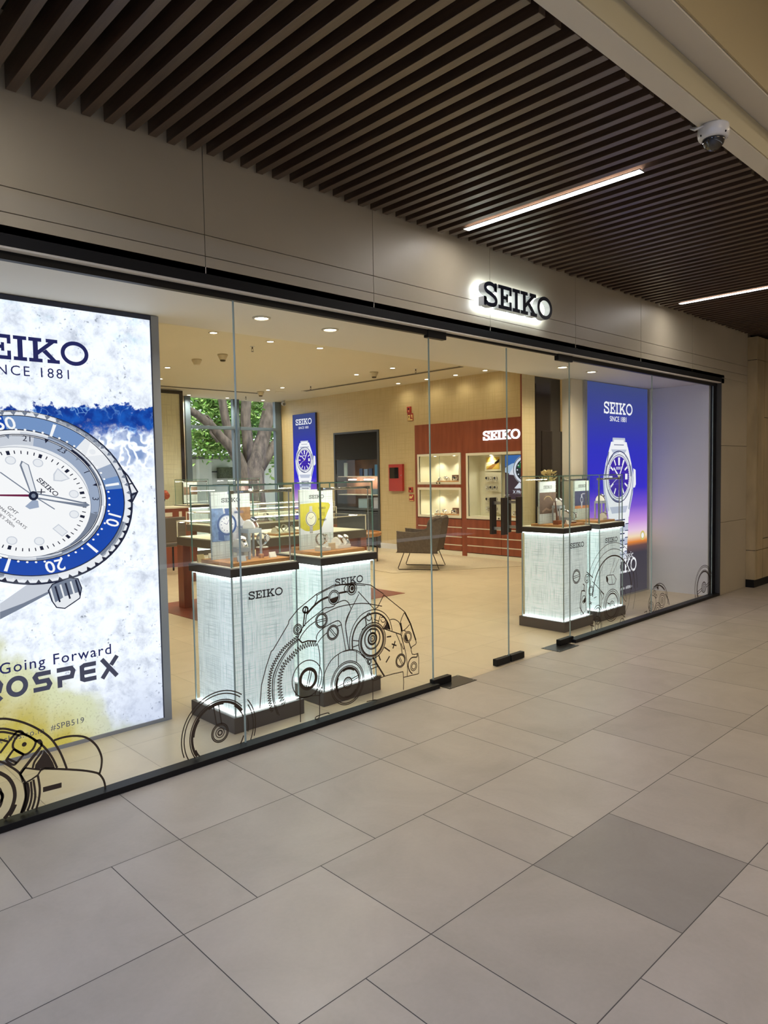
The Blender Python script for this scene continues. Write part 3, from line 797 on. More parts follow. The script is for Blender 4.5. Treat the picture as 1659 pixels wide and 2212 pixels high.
# ---- blue sunset light boxes
SUN = [(0, (74, 70, 78)), (.20, (70, 66, 78)), (.235, (110, 80, 80)), (.255, (236, 140, 60)), (.28, (250, 226, 190)), (.31, (240, 205, 235)), (.36, (205, 150, 230)), (.43, (130, 90, 215)), (.52, (55, 48, 208)), (.70, (48, 52, 196)), (.86, (58, 68, 158)), (1, (64, 76, 128))]
def sunset_art(cx, W_, H_, s, names_cx=None, ramp=None, zc=None, wm=1.0, low=True):
    """cx centre, s watch scale"""
    A = Art(); A.rect(cx-W_/2, .0, cx+W_/2, H_, 0, 0)
    WHt, S1, S2, NVv, BLv, GD = 1, 2, 3, 4, 5, 6
    zc = zc or H_*.575
    T = lambda a, b: (cx+a*s, zc+b*s)
    A.T = T
    # bracelet below and above, case
    A.poly([(-.15, .47), (.15, .47), (.16, .40), (-.16, .40)], S1, 1); A.poly([(-.19, .42), (.19, .42), (.23, .33), (-.23, .33)], WHt, 2)
    A.rect(-.12, .41, .12, .445, WHt, 3); A.rect(-.12, .38, .12, .39, S2, 4)
    A.poly([(-.22, .36), (.22, .36), (.31, .16), (.37, -.02), (.35, -.22), (.27, -.42), (.25, -.50), (-.25, -.50), (-.27, -.42), (-.36, -.22), (-.38, -.02), (-.32, .16)], WHt, 5)
    A.poly([(-.38, -.02), (-.32, .16), (-.30, .12), (-.34, -.02), (-.32, -.2), (-.25, -.4), (-.27, -.42), (-.36, -.22)], S1, 6)
    A.poly([(.37, -.02), (.31, .16), (.29, .12), (.33, -.02), (.31, -.2), (.24, -.4), (.27, -.42), (.35, -.22)], S1, 6)
    A.poly([(.36, .10), (.42, .08), (.43, -.10), (.40, -.14), (.36, -.14)], WHt, 4)
    if low:
        for i in range(6):
            z1 = -.50-.085*i; f = 1-.035*i
            if zc+(z1-.085)*s < H_*.10: break
            A.poly([(-.24*f, z1), (.24*f, z1), (.24*f-.006, z1-.085), (-.24*f+.006, z1-.085)], WHt if i % 2 == 0 else S1, 5)
            A.rect(-.15*f, z1-.02, .15*f, z1-.035, NVv, 6); A.rect(-.24*f, z1-.075, -.16*f, z1-.085, NVv, 6); A.rect(.16*f, z1-.075, .24*f, z1-.085, NVv, 6)
    A.disc(0, 0, .315, S1, 7, 48); A.ring(0, 0, .315, .012, NVv, 8); A.disc(0, 0, .285, WHt, 8, 48); A.ring(0, 0, .27, .008, NVv, 9); A.disc(0, 0, .255, BLv, 10, 48)
    A.ring(0, 0, .262, .012, WHt, 11)
    for i, m_ in enumerate([WHt, S1, S2, WHt, S1, WHt, S2, S1, WHt, WHt, S2, S1]):
        for k in range(5):
            a_, b_ = i*30+k*6, i*30+k*6+6; A.poly([pol(.302, a_), pol(.302, b_), pol(.288, b_), pol(.288, a_)], m_, 9)
    A.poly([(-.34, .02), (-.30, .14), (-.26, .30), (-.235, .30), (-.29, .12), (-.325, 0)], S2, 6); A.poly([(.25, -.40), (.30, -.27), (.345, -.16), (.325, -.16), (.28, -.27), (.235, -.40)], S2, 6); A.poly([(-.25, -.40), (-.30, -.27), (-.345, -.16), (-.325, -.16), (-.28, -.27), (-.235, -.40)], S1, 7); A.poly([(-.22, -.36), (.22, -.36), (.17, -.44), (-.17, -.44)], S1, 6); A.poly([(-.19, .33), (.19, .33), (.14, .28), (-.14, .28)], S1, 6)
    for k in range(12):
        th = k*30
        if k == 3: A.rect(.15, -.035, .21, .035, WHt, 12); continue
        w = 3.2 if k else 6
        A.poly([pol(.16 if k else .14, th-w*1.2), pol(.235, th-w), pol(.235, th+w), pol(.16 if k else .14, th+w*1.2)], WHt, 12)
    for k in range(60):
        A.poly([pol(.24, k*6-.6), pol(.258, k*6-.6), pol(.258, k*6+.6), pol(.24, k*6+.6)], WHt, 12)
    for z in (.10, .05, -.04, -.09): A.rect(-.14, z, .14, z+.006, 7, 11)
    A.logo(0, .105, .03, WHt, 13, w=5)
    A.stroke([(0, 0), (-.13, .11)], .022, WHt, 14); A.stroke([(0, 0), (.13, .20)], .018, WHt, 14); A.stroke([(-.17, -.085), (.05, .025)], .006, WHt, 15); A.disc(0, 0, .018, GD, 16)
    A.T = lambda u, v: (u, v)
    return A
def sunset_mats(H_, s=1.0):
    return [ramp_emis('sunset_print', SUN, 0, H_, s), E_('print_white', (250, 250, 255), s), E_('print_silver', (196, 202, 222), s), E_('print_silver_dark', (110, 118, 150), s), E_('print_dark_navy', (40, 44, 100), s), E_('print_dial_blue', (62, 40, 170), s), E_('print_gold', (220, 200, 120), s), E_('print_dial_stripe', (90, 70, 205), s)]
rb = thing('poster_light_box', 'tall glowing blue sunset poster with a silver watch, in the right show window', 'light box', (8.0, .86, 0))
W2, H2 = 1.475, 2.545
mb = MB(); mb.box(7.225, .845, 0, 7.283, .868, 2.578); mb.box(8.745, .845, 0, 8.798, .868, 2.578); mb.box(7.283, .852, 0, 8.745, .868, 2.578); mb.box(7.283, .845, 0, 8.745, .852, .02)
mb.build('frame', M['greyframe'], rb, world=True)
A = sunset_art(8.014, 1.462, 2.575, 1.0, zc=1.475)
A.logo(8.0, 2.295, .138, 1, 20, w=5.1); A.text('SINCE 1881', .085, 8.0, 2.165, 1, 20, bold=.01)
A.text('Modern Classic', .12, 8.0, .50, 1, 20); A.logo(8.13, .375, .17, 1, 20, w=3.9); A.text('www.seikowatches.co.in  #SEIKO', .05, 8.0, .10, 1, 20)
A.disc(8.62, .72, .035, 1, 20); A.disc(8.62, .72, .06, 6, 19)
A.build('printed_panel', sunset_mats(2.575), (0, .848, 0), (1, 0, 0), (0, 0, 1), (0, -1, 0), rb, eps=.00012)
# inner one on the linen wall (same picture, narrower)
ib = thing('poster_light_box', 'narrow glowing blue watch poster on the linen wall near the shop windows', 'light box', (RW-.05, 9.9, 0))
MB().box(RW-.05, 9.464, .06, RW-.001, 10.336, 2.985).build('frame', M['navyedge'], ib, world=True)
A = sunset_art(-9.9, .86, 2.9, .95, zc=1.83, low=True)
A.logo(-9.9, 2.72, .135, 1, 20, w=4.6); A.text('SINCE 1881', .08, -9.9, 2.58, 1, 20)
A.build('printed_panel', sunset_mats(2.9), (RW-.0515, 0, .08), (0, -1, 0), (0, 0, 1), (-1, 0, 0), ib, eps=.0004)

# ================================================================== SIGN ON THE FASCIA
M['navyface'] = mat('navy_letter_face', (.010, .013, .028), .35)
M['return'] = mat('letter_return', (.50, .52, .55), .4)
M['halo'] = emis('halo_led', (.80, .92, 1.0), 26.0)
sg = thing('shop_sign', 'big halo-lit dark slab-serif letters on the pale fascia above the glass doors', 'sign', (4.67, 0, 2.80))
A = Art(); A.logo(4.672, 2.887, .176, 0, 0, w=5.18)
A.build('letter_face', M['navyface'], (0, -.100, 0), (1, 0, 0), (0, 0, 1), (0, -1, 0), sg, extrude=.003)
A.build('letter_return', M['return'], (0, -.097, 0), (1, 0, 0), (0, 0, 1), (0, -1, 0), sg, extrude=.054)
A.build('letter_back_light', M['halo'], (0, -.0425, 0), (1, 0, 0), (0, 0, 1), (0, -1, 0), sg, extrude=.0005)
for x, z in ((4.235, 2.93), (4.235, 2.89), (4.235, 2.82), (4.44, 2.95), (4.44, 2.82), (4.62, 2.95), (4.62, 2.82), (4.74, 2.95), (4.75, 2.82), (4.93, 2.89), (5.11, 2.89)):
    MB().lathe([(.003, -.045), (.003, -.0005)], (x, 0, z), 8, axis='Y').build('stand_off', M['alu'], sg, world=True)

# ================================================================== DOWNLIGHTS AND CEILING FITTINGS
M['dl'] = emis('downlight_lens', (1, .95, .84), 14.0)
M['dlring'] = mat('downlight_ring', (.66, .60, .48), .5)
NEAR = [(2.643, .463, 'left of the two shop-front downlights at the left'), (3.22, .472, 'right of the two shop-front downlights at the left'), (6.157, .457, 'left of the two downlights above the right pedestals'), (6.697, .452, 'right of the two downlights above the right pedestals')]
DEEP = [(4.606, 4.388), (5.482, 4.442), (6.298, 4.422), (5.478, 7.313), (5.986, 8.602), (8.513, 8.411), (8.503, 8.901), (7.648, 10.638), (8.612, 10.663), (9.552, 10.64), (8.44, 5.162), (8.47, 6.11), (9.961, 6.559), (9.964, 5.793), (9.967, 5.085), (9.938, 4.383)]
HID = [(2.6, 3.9), (2.6, 7.4), (4.3, 6.2), (4.6, 8.6), (8.45, 2.6), (4.6, 2.4), (6.3, 2.4), (8.45, 3.9)]  # extra downlights added out of sight to help light the shop
def downlight(x, y, z, label, e, first=[None]):
    if first[0] is None:
        t = thing('downlight', label, 'downlight', (x, y, z))
        MB().lathe([(.044, 0.0), (.044, -.003)], seg=24).build('lens', M['dl'], t)
        MB().lathe([(.045, -.0005), (.060, -.0005), (.060, -.005), (.045, -.008)], seg=24, cap=False).build('trim_ring', M['dlring'], t, smooth=True)
        first[0] = t
    else: t = dup(first[0], (x, y, z), label=label)
    lamp('SPOT', 'spot', (x, y, z-.012), e, WARM, shadow_soft_size=.04, spot_size=math.radians(150), spot_blend=.9)
    return t
for x, y, l in NEAR: downlight(x, y, 2.5815, 'round recessed ' + l, SHOP_E*.45)
DL = {4.606: 'left of the three nearest downlights in the raised shop ceiling', 5.482: 'middle of the three nearest downlights in the raised shop ceiling', 6.298: 'right of the three nearest downlights in the raised shop ceiling',
      5.478: 'downlight beside the big white poster, upper of the pair', 5.986: 'downlight beside the big white poster, lower of the pair', 8.513: 'downlight near the linen wall corner, right of a close pair',
      8.503: 'downlight near the linen wall corner, left of a close pair', 7.648: 'left downlight of the row over the rear window', 8.612: 'middle downlight of the row over the rear window', 9.552: 'right downlight of the row over the rear window',
      8.44: 'downlight between a smoke detector and the long ceiling slot', 8.47: 'downlight just left of the smoke detector by the ceiling slot',
      9.961: 'small downlight by the linen wall, first of the row of four', 9.964: 'small downlight by the linen wall, second of the row of four', 9.967: 'small downlight by the linen wall, third of the row of four', 9.938: 'small downlight by the linen wall, last of the row of four'}
def dl_label(x, y): return DL[x]
for x, y in DEEP: downlight(x, y, CZ-.0005, dl_label(x, y), SHOP_E*(.10 if x > 9.9 else 1))
HL = ['behind the white poster near the middle of the shop', 'far left in the shop behind the white poster', 'over the left part of the shop floor', 'over the reception counter', 'over the entrance floor near the armchair', 'hidden over the front floor at the left', 'hidden over the front floor at the right', 'over the floor in front of the red cabinets']
for (x, y), l in zip(HID, HL): downlight(x, y, CZ-.0005, 'added unseen downlight ' + l, SHOP_E)
# smoke detectors
M['ivory'] = mat('ivory_plastic', (.60, .53, .38), .5)
for (x, y), l, h in (((5.522, 5.702), 'pale smoke detector with dark vents, right one of the near pair', 1), ((5.455, 6.334), 'plain pale conical detector base, left one of the near pair', 0), ((8.564, 9.263), 'small smoke detector at the far end of the ceiling', 1), ((8.525, 5.71), 'smoke detector by the long ceiling slot near the linen wall', 1)):
    t = thing('smoke_detector', l, 'smoke detector', (x, y, CZ))
    MB().lathe([(.075, -.0005), (.073, -.02), (.060, -.045), (.048, -.075), (.044, -.08)], seg=24).build('body', M['ivory'], t, smooth=True)
    if h: MB().lathe([(.040, -.081), (.038, -.098), (.030, -.102)], seg=16).build('vent', M['slot'], t, smooth=True)
# sprinklers
for (x, y), l in (((5.504, 4.903), 'small pendent sprinkler between the nearest shop downlights'), ((8.835, 7.903), 'small pendent sprinkler by the left end of the long ceiling slot'), ((8.833, 5.001), 'small pendent sprinkler above the middle of the long ceiling slot'), ((8.795, 10.19), 'small pendent sprinkler near the rear window')):
    t = thing('sprinkler', l, 'sprinkler', (x, y, CZ))
    MB().lathe([(.032, -.0005), (.030, -.006)], seg=20).build('escutcheon', M['whiteplastic'], t)
    mb = MB(); mb.lathe([(.010, -.006), (.010, -.035)], seg=10); mb.tube([(-.012, 0, -.035), (-.014, 0, -.055), (0, 0, -.07)], .003); mb.tube([(.012, 0, -.035), (.014, 0, -.055), (0, 0, -.07)], .003); mb.lathe([(.020, -.070), (.020, -.073)], seg=16)
    mb.build('frame', M['bronze'], t)
# linear diffusers in the ceiling
for p, q, l in (((9.24, 8.62), (9.24, 4.34), 'long dark linear air slot in the ceiling along the linen wall'),):
    t = thing('linear_diffuser', l, 'air slot', (9.24, 6.5, CZ)); MB().box(-.065, -2.15, -.006, .065, 2.15, -.0005).build('slot', M['slot'], t); 
    mb = MB(); mb.box(-.073, -2.16, -.009, -.066, 2.16, -.0005); mb.box(.066, -2.16, -.009, .073, 2.16, -.0005); mb.build('edge_strip', M['dlring'], t)
t = thing('linear_diffuser', 'long dark linear air slot in the ceiling in front of the rear window', 'air slot', (7.3, 9.55, CZ)); MB().box(-1.4, -.05, -.006, 1.4, .05, -.0005).build('slot', M['slot'], t)
t = thing('round_speaker', 'flat round speaker grille in the ceiling near the far detector', 'ceiling speaker', (8.95, 9.1, CZ)); MB().lathe([(.11, -.0005), (.105, -.006)], seg=24).build('grille', M['dlring'], t)
bc = thing('bullet_camera', 'small white bullet camera in the ceiling corner above the blue wall poster', 'security camera', (10.0, 10.45, CZ))
MB().lathe([(.045, -.0005), (.045, -.02)], seg=16).build('base', M['whiteplastic'], bc)
MB().tube([(0, 0, -.02), (0, 0, -.06), (-.03, -.05, -.075)], .016).build('arm', M['whiteplastic'], bc, smooth=True)
MB().tube([(-.01, -.0, -.075), (-.07, -.12, -.10)], .045, seg=14).build('body', M['whiteplastic'], bc, smooth=True)
MB().tube([(-.071, -.121, -.1005), (-.074, -.126, -.102)], .034, seg=14).build('lens', M['blackglass'], bc)

# ================================================================== LIT DISPLAY PEDESTALS
M['woven_lit'] = woven('lit_woven_glass', L(232, 240, 240), L(132, 152, 156), 4.2, emit=.50, rough=.25, amount=.7)
for n_ in M['woven_lit'].node_tree.nodes:
    if n_.type == 'BSDF_PRINCIPLED': pass
M['pedled'] = emis('pedestal_led', (.91, 1.0, .99), 8.0)
M['slab'] = mat('charcoal_slab', (.030, .025, .024), .38)
M['plinth'] = mat('taupe_plinth', (.085, .070, .062), .5)
M['creampad'] = mat('cream_leather_pad', (.85, .80, .66), .6)
M['glass2'] = glassm('case_glass', (.96, .985, .975), .85)
M['gedge2'] = mat('green_glass_edge', (.15, .29, .24), .12, spec=.8)
M['chrome'] = mat('chrome', (.62, .62, .62), .12, metal=1)
M['traywood'] = wood_mat('tray_wood', (.56, .28, .10), (.42, .19, .06), .45, 5, (1, 5, 5))
M['tableled'] = emis('table_led', (1, .95, .84), 22.0)
M['caseled'] = emis('case_led', (1, .95, .84), 130.0)
M['logoink'] = mat('logo_ink', (.012, .016, .030), .5)
M['seiko_backdrop'] = woven('woven_backdrop', (.66, .74, .72), (.36, .42, .42), 1.6, rough=.6, amount=.8)
def pedestal(name, x, y, label, S=.505, logo=True, led=True, edge=True):
    t = thing(name, label, 'display pedestal', (x, y, 0))
    MB().box(-.012, -.012, .0, S+.012, S+.012, .098).build('plinth', M['plinth'], t, bevel=.002)
    MB().box(.030, .030, .098, S-.030, S-.030, .955).build('lit_core', M['woven_lit'], t)
    g_ = MB(); a, b = .012, S-.012
    for q in (((a, a), (b, a)), ((b, a), (b, b)), ((b, b), (a, b)), ((a, b), (a, a))):
        (x0, y0), (x1, y1) = q; g_.add([(x0, y0, .099), (x1, y1, .099), (x1, y1, .953), (x0, y0, .953)], [(0, 1, 2, 3)])
    g_.build('glass_jacket', M['glass2'], t)
    e = MB()
    for (xx, yy) in ((a, a), (b, a), (b, b), (a, b)): e.box(xx-.004, yy-.004, .099, xx+.004, yy+.004, .953)
    e.build('jacket_edge', M['gedge'], t)
    l_ = MB()
    for z in (.100, .946):
        l_.box(.016, .016, z, S-.016, .026, z+.005); l_.box(.016, S-.026, z, S-.016, S-.016, z+.005); l_.box(.016, .026, z, .026, S-.026, z+.005); l_.box(S-.026, .026, z, S-.016, S-.026, z+.005)
    l_.build('led_strip', M['pedled'], t)
    MB().box(-.004, -.004, .955, S+.004, S+.004, 1.005).build('top_slab', M['slab'], t, bevel=.002)
    MB().box(.008, .008, 1.005, S-.008, S-.008, 1.012).build('base_pad', M['creampad'], t)
    if logo:
        A = Art(); A.logo(.255, .828, .050, 0, 0, w=5.2)
        o = A.build('lettering', M['logoink'], (0, .0105, 0), (1, 0, 0), (0, 0, 1), (0, -1, 0), None, world=False); o.parent = t
    return t
def glass_case(t, S=.505, z0=1.012, z1=1.515, bar=True, inset=.015, barz=.045):
    a, b = inset, S-inset; g_ = MB()
    for q in (((a, a), (b, a)), ((b, a), (b, b)), ((b, b), (a, b)), ((a, b), (a, a))):
        (x0, y0), (x1, y1) = q; g_.add([(x0, y0, z0), (x1, y1, z0), (x1, y1, z1), (x0, y0, z1)], [(0, 1, 2, 3)])
    g_.add([(a, a, z1), (b, a, z1), (b, b, z1), (a, b, z1)], [(0, 1, 2, 3)])
    g_.build('glass_case', M['glass2'], t)
    e = MB()
    for (xx, yy) in ((a, a), (b, a), (b, b), (a, b)): e.box(xx-.0035, yy-.0035, z0, xx+.0035, yy+.0035, z1-.008)
    e.box(a-.003, a-.003, z1-.008, b+.003, a+.004, z1); e.box(a-.003, b-.004, z1-.008, b+.003, b+.003, z1); e.box(a-.003, a+.004, z1-.008, a+.004, b-.004, z1); e.box(b-.004, a+.004, z1-.008, b+.003, b-.004, z1)
    e.build('glass_edge', M['gedge2'], t)
    if bar:
        for xx in (a+.022, b-.022):
            m_ = MB(); m_.lathe([(.011, z0), (.011, z0+.006), (.0045, z0+.007), (.0045, z1-barz)], (xx, a+.022, 0), 12); m_.build('post', M['chrome'], t, smooth=False)
        m_ = MB(); m_.tube([(a+.012, a+.022, z1-barz), (b-.012, a+.022, z1-barz)], .009, 12); m_.build('light_bar', M['chrome'], t, smooth=True)
        m_ = MB(); m_.box(a+.03, a+.026, z1-barz-.009, b-.03, a+.034, z1-barz-.003); m_.build('led_strip', M['caseled'], t)
        m_ = MB()
        for xx in (a+.022, b-.022): m_.box(xx-.016, a+.010, z1-barz-.011, xx+.016, a+.034, z1-barz+.011)
        m_.build('bracket', M['chrome'], t, bevel=.002)
PED = [(2.262, .300, 'leftmost glowing display pedestal, nearest the big white poster'), (2.955, .300, 'glowing display pedestal with the yellow watch card, second from the left'),
       (5.935, .310, 'glowing display pedestal just right of the glass doors'), (6.610, .310, 'glowing display pedestal standing against the blue sunset poster')]
peds = []
for x, y, l in PED:
    t = pedestal('display_pedestal', x, y, l); glass_case(t); peds.append(t)
FARP = [(6.80, 9.30, 'far glowing display pedestal at the left end of the rear window'), (8.02, 9.30, 'far glowing display pedestal in front of the rear window middle')]
for x, y, l in FARP:
    t = pedestal('display_pedestal', x, y, l, logo=False); glass_case(t)

# ---- contents of the cases
M['strapsteel'] = mat('watch_steel', (.60, .60, .62), .22, metal=1)
M['strapgold'] = mat('watch_gold', (.70, .48, .25), .25, metal=1)
M['dialw'] = mat('watch_dial_white', (.80, .80, .78), .3); M['dialb'] = mat('watch_dial_dark', (.02, .03, .06), .2)
M['leather'] = mat('brown_leather', (.14, .06, .035), .6)
M['cushion'] = mat('cushion_fabric', (.82, .79, .70), .7)
M['perspex'] = mat('grey_acrylic', (.42, .47, .50), .25)
def make_cuff(name, band, dial):
    """watch closed round a C-shaped stand, about 7 cm tall"""
    t = thing(name, 'x', 'watch')
    MB().lathe([(.030, 0), (.030, .004)], (0, 0, 0), 20).build('stand_foot', M['cushion'], t)
    MB().tube([(.0, .0, .004), (0, .004, .012)], .006, 8).build('stand_neck', M['cushion'], t)
    pts = [(math.cos(a)*.0, -math.sin(a)*.026, .041+math.cos(a)*.030) for a in [-.2+i*(2*PI-.0)/22 for i in range(22)]]
    m_ = MB(); n = len(pts)
    vs = []; 
    for k in range(24):
        a = 2*PI*k/24; ry, rz = .027, .031
        for xx, rr in ((-.009, 1), (.009, 1), (.009, .90), (-.009, .90)): vs.append((xx, ry*rr*math.sin(a), .042+rz*rr*math.cos(a)))
    fs = []
    for k in range(24):
        j = (k+1) % 24
        for q in range(4): fs.append((k*4+q, k*4+(q+1) % 4, j*4+(q+1) % 4, j*4+q))
    m_.add(vs, fs); m_.build('bracelet', band, t, smooth=False)
    c_ = MB(); c_.lathe([(.019, 0), (.020, -.003), (.020, -.008), (.017, -.010)], (0, -.024, .048), 24, axis='Y'); c_.build('case', M['strapsteel'], t, smooth=False)
    MB().lathe([(.0155, 0), (.0155, -.0108)], (0, -.024, .048), 20, axis='Y').build('dial', dial, t)
    MB().lathe([(.003, .019), (.003, .026)], (0, -.029, .048), 8, axis='X').build('crown', M['strapsteel'], t)
    return t
def make_pillow(name, band, dial):
    """watch wrapped on a cushion lying on a sloped pad"""
    t = thing(name, 'x', 'watch')
    prof = [(-.036, 0), (-.036, .012), (-.022, .034), (.0, .046), (.020, .040), (.034, .018), (.036, 0)]
    prof = smooth_path(prof, 4)
    MB().prism([(-.022, a, b) for a, b in prof], (.044, 0, 0)).build('cushion', M['cushion'], t, bevel=.004)
    outer = [(a*1.06, b*1.06+.001) for a, b in prof[3:-3]]
    m_ = MB(); m_.prism([(-.009, a, b) for a, b in outer+[(a*.93, b*.93) for a, b in outer[::-1]]], (.018, 0, 0)); m_.build('bracelet', band, t)
    nrm = Vector((0, -.55, .83)).normalized(); ce = Vector((0, -.017, .043))
    rot = Vector((0, 0, 1)).rotation_difference(nrm).to_matrix()
    for nm, prof2, mm in (('case', [(.019, 0), (.020, .003), (.020, .009), (.017, .011)], M['strapsteel']), ('dial', [(.0155, .002), (.0155, .0115)], dial)):
        k = MB().lathe(prof2, seg=22); k.v = [tuple(rot @ Vector(v)+ce) for v in k.v]; k.build(nm, mm, t)
    return t
cuff = make_cuff('watch', M['strapsteel'], M['dialw']); pill = make_pillow('watch', M['strapsteel'], M['dialw'])
cuff_b = make_cuff('watch', M['strapsteel'], M['dialb']); pill_b = make_pillow('watch', M['leather'], M['dialb']); pill_g = make_pillow('watch', M['strapgold'], M['dialw'])
used = set()
def put(proto, loc, rz, label, s=1.25, group=None):
    if id(proto) not in used:
        used.add(id(proto)); o = proto; o.location = loc; o.rotation_euler = (0, 0, rz); o['label'] = label; o.scale = (s, s, s)
        if group: o['group'] = group
        return o
    return dup(proto, loc, rz, label, group, (s, s, s))
def block(name, mats, x0, y0, z0, x1, y1, z1, label, cat, bevel=.002, rz=0):
    o = MB().box(x0, y0, z0, x1, y1, z1).build(name, mats, None, bevel=bevel)
    cx, cy = (x0+x1)/2, (y0+y1)/2
    for v in o.data.vertices: v.co.x -= cx; v.co.y -= cy; v.co.z -= z0
    o.location = (cx, cy, z0); o.rotation_euler = (0, 0, rz)
    return tag(o, label, cat)
def backdrop(x, y, w, z0, z1, label, cardmats, draw, header=.10, foot=.17, rz=0):
    """upright board: woven header with lettering, picture card, woven foot"""
    t = thing('backdrop_board', label, 'display board', (x, y, z0), rz)
    h = z1-z0
    MB().box(-w/2, 0, 0, w/2, .018, h).build('board', M['seiko_backdrop'], t, bevel=.001)
    A = Art(); A.logo(0, h-header/2-.002, header*.26, 0, 0, w=5.2); o = A.build('lettering', M['logoink'], (0, -.001, 0), (1, 0, 0), (0, 0, 1), (0, -1, 0), None); o.parent = t
    A = Art(); A.rect(-w/2, foot, w/2, h-header, 0, 0); draw(A, w, foot, h-header)
    o = A.build('picture_card', cardmats, (0, -.002, 0), (1, 0, 0), (0, 0, 1), (0, -1, 0), None, eps=.0004); o.parent = t
    return t
def CM(name, rgb, **k): return mat(name, L(*rgb), .5, **k)
TZ = 1.034
# P1
def draw1(A, w, z0, z1):
    zc = (z0+z1)/2
    A.poly([(w*.12, z1), (w/2, z1), (w/2, zc), (w*.30, zc+.02)], 4, 1)
    A.poly([(-w/2, z0), (-w*.02, z0), (-w*.10, z0+.06), (-w*.22, z1), (-w/2, z1)], 5, 1)
    A.disc(-.035, zc+.0, .072, 2, 3); A.disc(-.035, zc, .058, 1, 4); A.disc(-.035, zc, .050, 3, 5)
    for th in range(0, 360, 30):
        cx, cy = pol(.042, th); A.disc(-.035+cx, zc+cy, .0035, 2, 6, 8)
    A.stroke([(-.035, zc), (-.060, zc+.012)], .003, 2, 7); A.stroke([(-.035, zc), (-.02, zc+.03)], .003, 2, 7)
    A.poly([(-.10, z0+.01), (-.055, z0+.0), (-.06, zc-.06), (-.10, zc-.04)], 2, 2); A.poly([(-.045, zc+.07), (-.02, zc+.07), (-.01, z1-.003), (-.05, z1-.003)], 2, 2)
    A.logo(.055, z1-.03, .014, 2, 8, w=5); A.text('Prospex', .026, .068, zc-.02, 2, 8)
M1 = [CM('card_pale_foam', (205, 208, 214), var=.3, scale=30), CM('card_silver', (190, 200, 215)), CM('card_navy', (52, 84, 140)), CM('card_dial', (225, 228, 235)), CM('card_brown_rock', (170, 130, 90), var=.4, scale=25), CM('card_blue_water', (130, 160, 205), var=.4, scale=30)]
backdrop(2.46, .60, .29, 1.036, 1.468, 'lettered board with a blue and white diver watch picture inside the leftmost case', M1, draw1, header=.105, foot=.115)
block('wooden_tray', M['traywood'], 2.30, .345, 1.0125, 2.735, .72, 1.035, 'wooden tray on the bottom of the leftmost display case', 'tray')
def riser(x, y, w, d, z, label, z0=TZ+.0015):
    t = thing('display_riser', label, 'riser', (x, y, z0))
    h = z-z0
    MB().box(-w/2, -d/2, h-.028, w/2, d/2, h).build('top', M['perspex'], t, bevel=.001)
    m_ = MB()
    for sx in (-1, 1):
        for sy in (-1, 1):
            MB().box(sx*w/2-(.012 if sx > 0 else 0), sy*d/2-(.012 if sy > 0 else 0), .001, sx*w/2+(0 if sx > 0 else .012), sy*d/2+(0 if sy > 0 else .012), h-.0285).build('leg', M['perspex'], t)
    return t
riser(2.555, .52, .10, .10, 1.226, 'tall grey acrylic riser in the leftmost case')
put(pill_b, (2.555, .52, 1.2265), .35, 'dark watch on a white cushion on the tall grey riser', 1.25)
riser(2.44, .47, .095, .09, 1.115, 'short grey acrylic riser in the leftmost case')
put(pill, (2.44, .47, 1.1155), .35, 'silver watch on a white cushion on the short grey riser', 1.2)
block('wooden_block', CM('brown_block', (150, 85, 50)), 2.615, .50, TZ+.0015, 2.675, .56, 1.092, 'brown wooden block under the C-stand watch in the leftmost case', 'block')
put(cuff, (2.645, .53, 1.0925), .4, 'silver bracelet watch standing on a brown block in the leftmost case', 1.35)
M['pricecard'] = CM('price_card_white', (232, 228, 215))
def wedge(x, y, z, w, h, label, m_, rz=0, cat='price card'):
    o = MB().prism([(-w/2, 0, 0), (-w/2, h*.45, 0), (-w/2, h*.42, h)], (w, 0, 0)).build('price_card', m_); o.location = (x, y, z); o.rotation_euler = (0, 0, rz); return tag(o, label, cat)
wedge(2.655, .415, TZ+.0015, .055, .035, 'tilted white price card in front of the brown block, leftmost case', M['pricecard'], .1)
wedge(2.40, .385, TZ+.0015, .060, .035, 'tilted grey card at the front left of the leftmost case tray', M['perspex'], 0)
wedge(2.43, .40, TZ+.0015, .075, .08, 'tilted wooden plaque behind the grey card in the leftmost case', M['traywood'], -.2, 'plaque') if False else None
block('wooden_cube', M['traywood'], 2.572, .44, TZ+.0015, 2.598, .466, 1.062, 'tiny wooden cube on the tray of the leftmost case', 'block')
# P2
def draw2(A, w, z0, z1):
    zc = (z0+z1)/2
    pts = [(-w/2, z1), (w*.36, z1), (w*.30, zc+.03), (w*.20, zc-.03), (.03, z0+.03), (-.05, z0+.02), (-w*.35, z0+.025), (-w/2, z0+.05)]
    A.poly(smooth_path(pts, 4), 1, 1)
    cx = -.055
    A.rect(cx-.013, zc+.05, cx+.013, zc+.09, 2, 3); A.rect(cx-.014, zc-.05, cx+.014, zc-.105, 2, 3)
    for i in range(5): A.rect(cx-.014, zc-.052-.011*i, cx+.014, zc-.054-.011*i, 4, 4)
    A.disc(cx, zc, .050, 2, 3, rv=.055); A.disc(cx, zc, .043, 4, 4, rv=.048); A.disc(cx, zc, .040, 3, 5, rv=.045)
    A.stroke([(cx, zc), (cx+.022, zc+.018)], .002, 4, 6); A.stroke([(cx, zc), (cx-.018, zc+.010)], .002, 4, 6)
    A.logo(.045, z1-.035, .013, 4, 8, w=5); A.text('Presage', .024, .045, zc-.01, 4, 8, bold=.01)
    for i in range(3): A.rect(.02, zc+.02+.01*i, .07, zc+.022+.01*i, 4, 8)
M2 = [CM('card_white', (225, 232, 236)), CM('card_yellow', (205, 196, 70), var=.15, scale=20), CM('card_silver', (190, 192, 190)), CM('card_dial_cream', (225, 225, 205)), CM('card_ink', (60, 60, 55))]
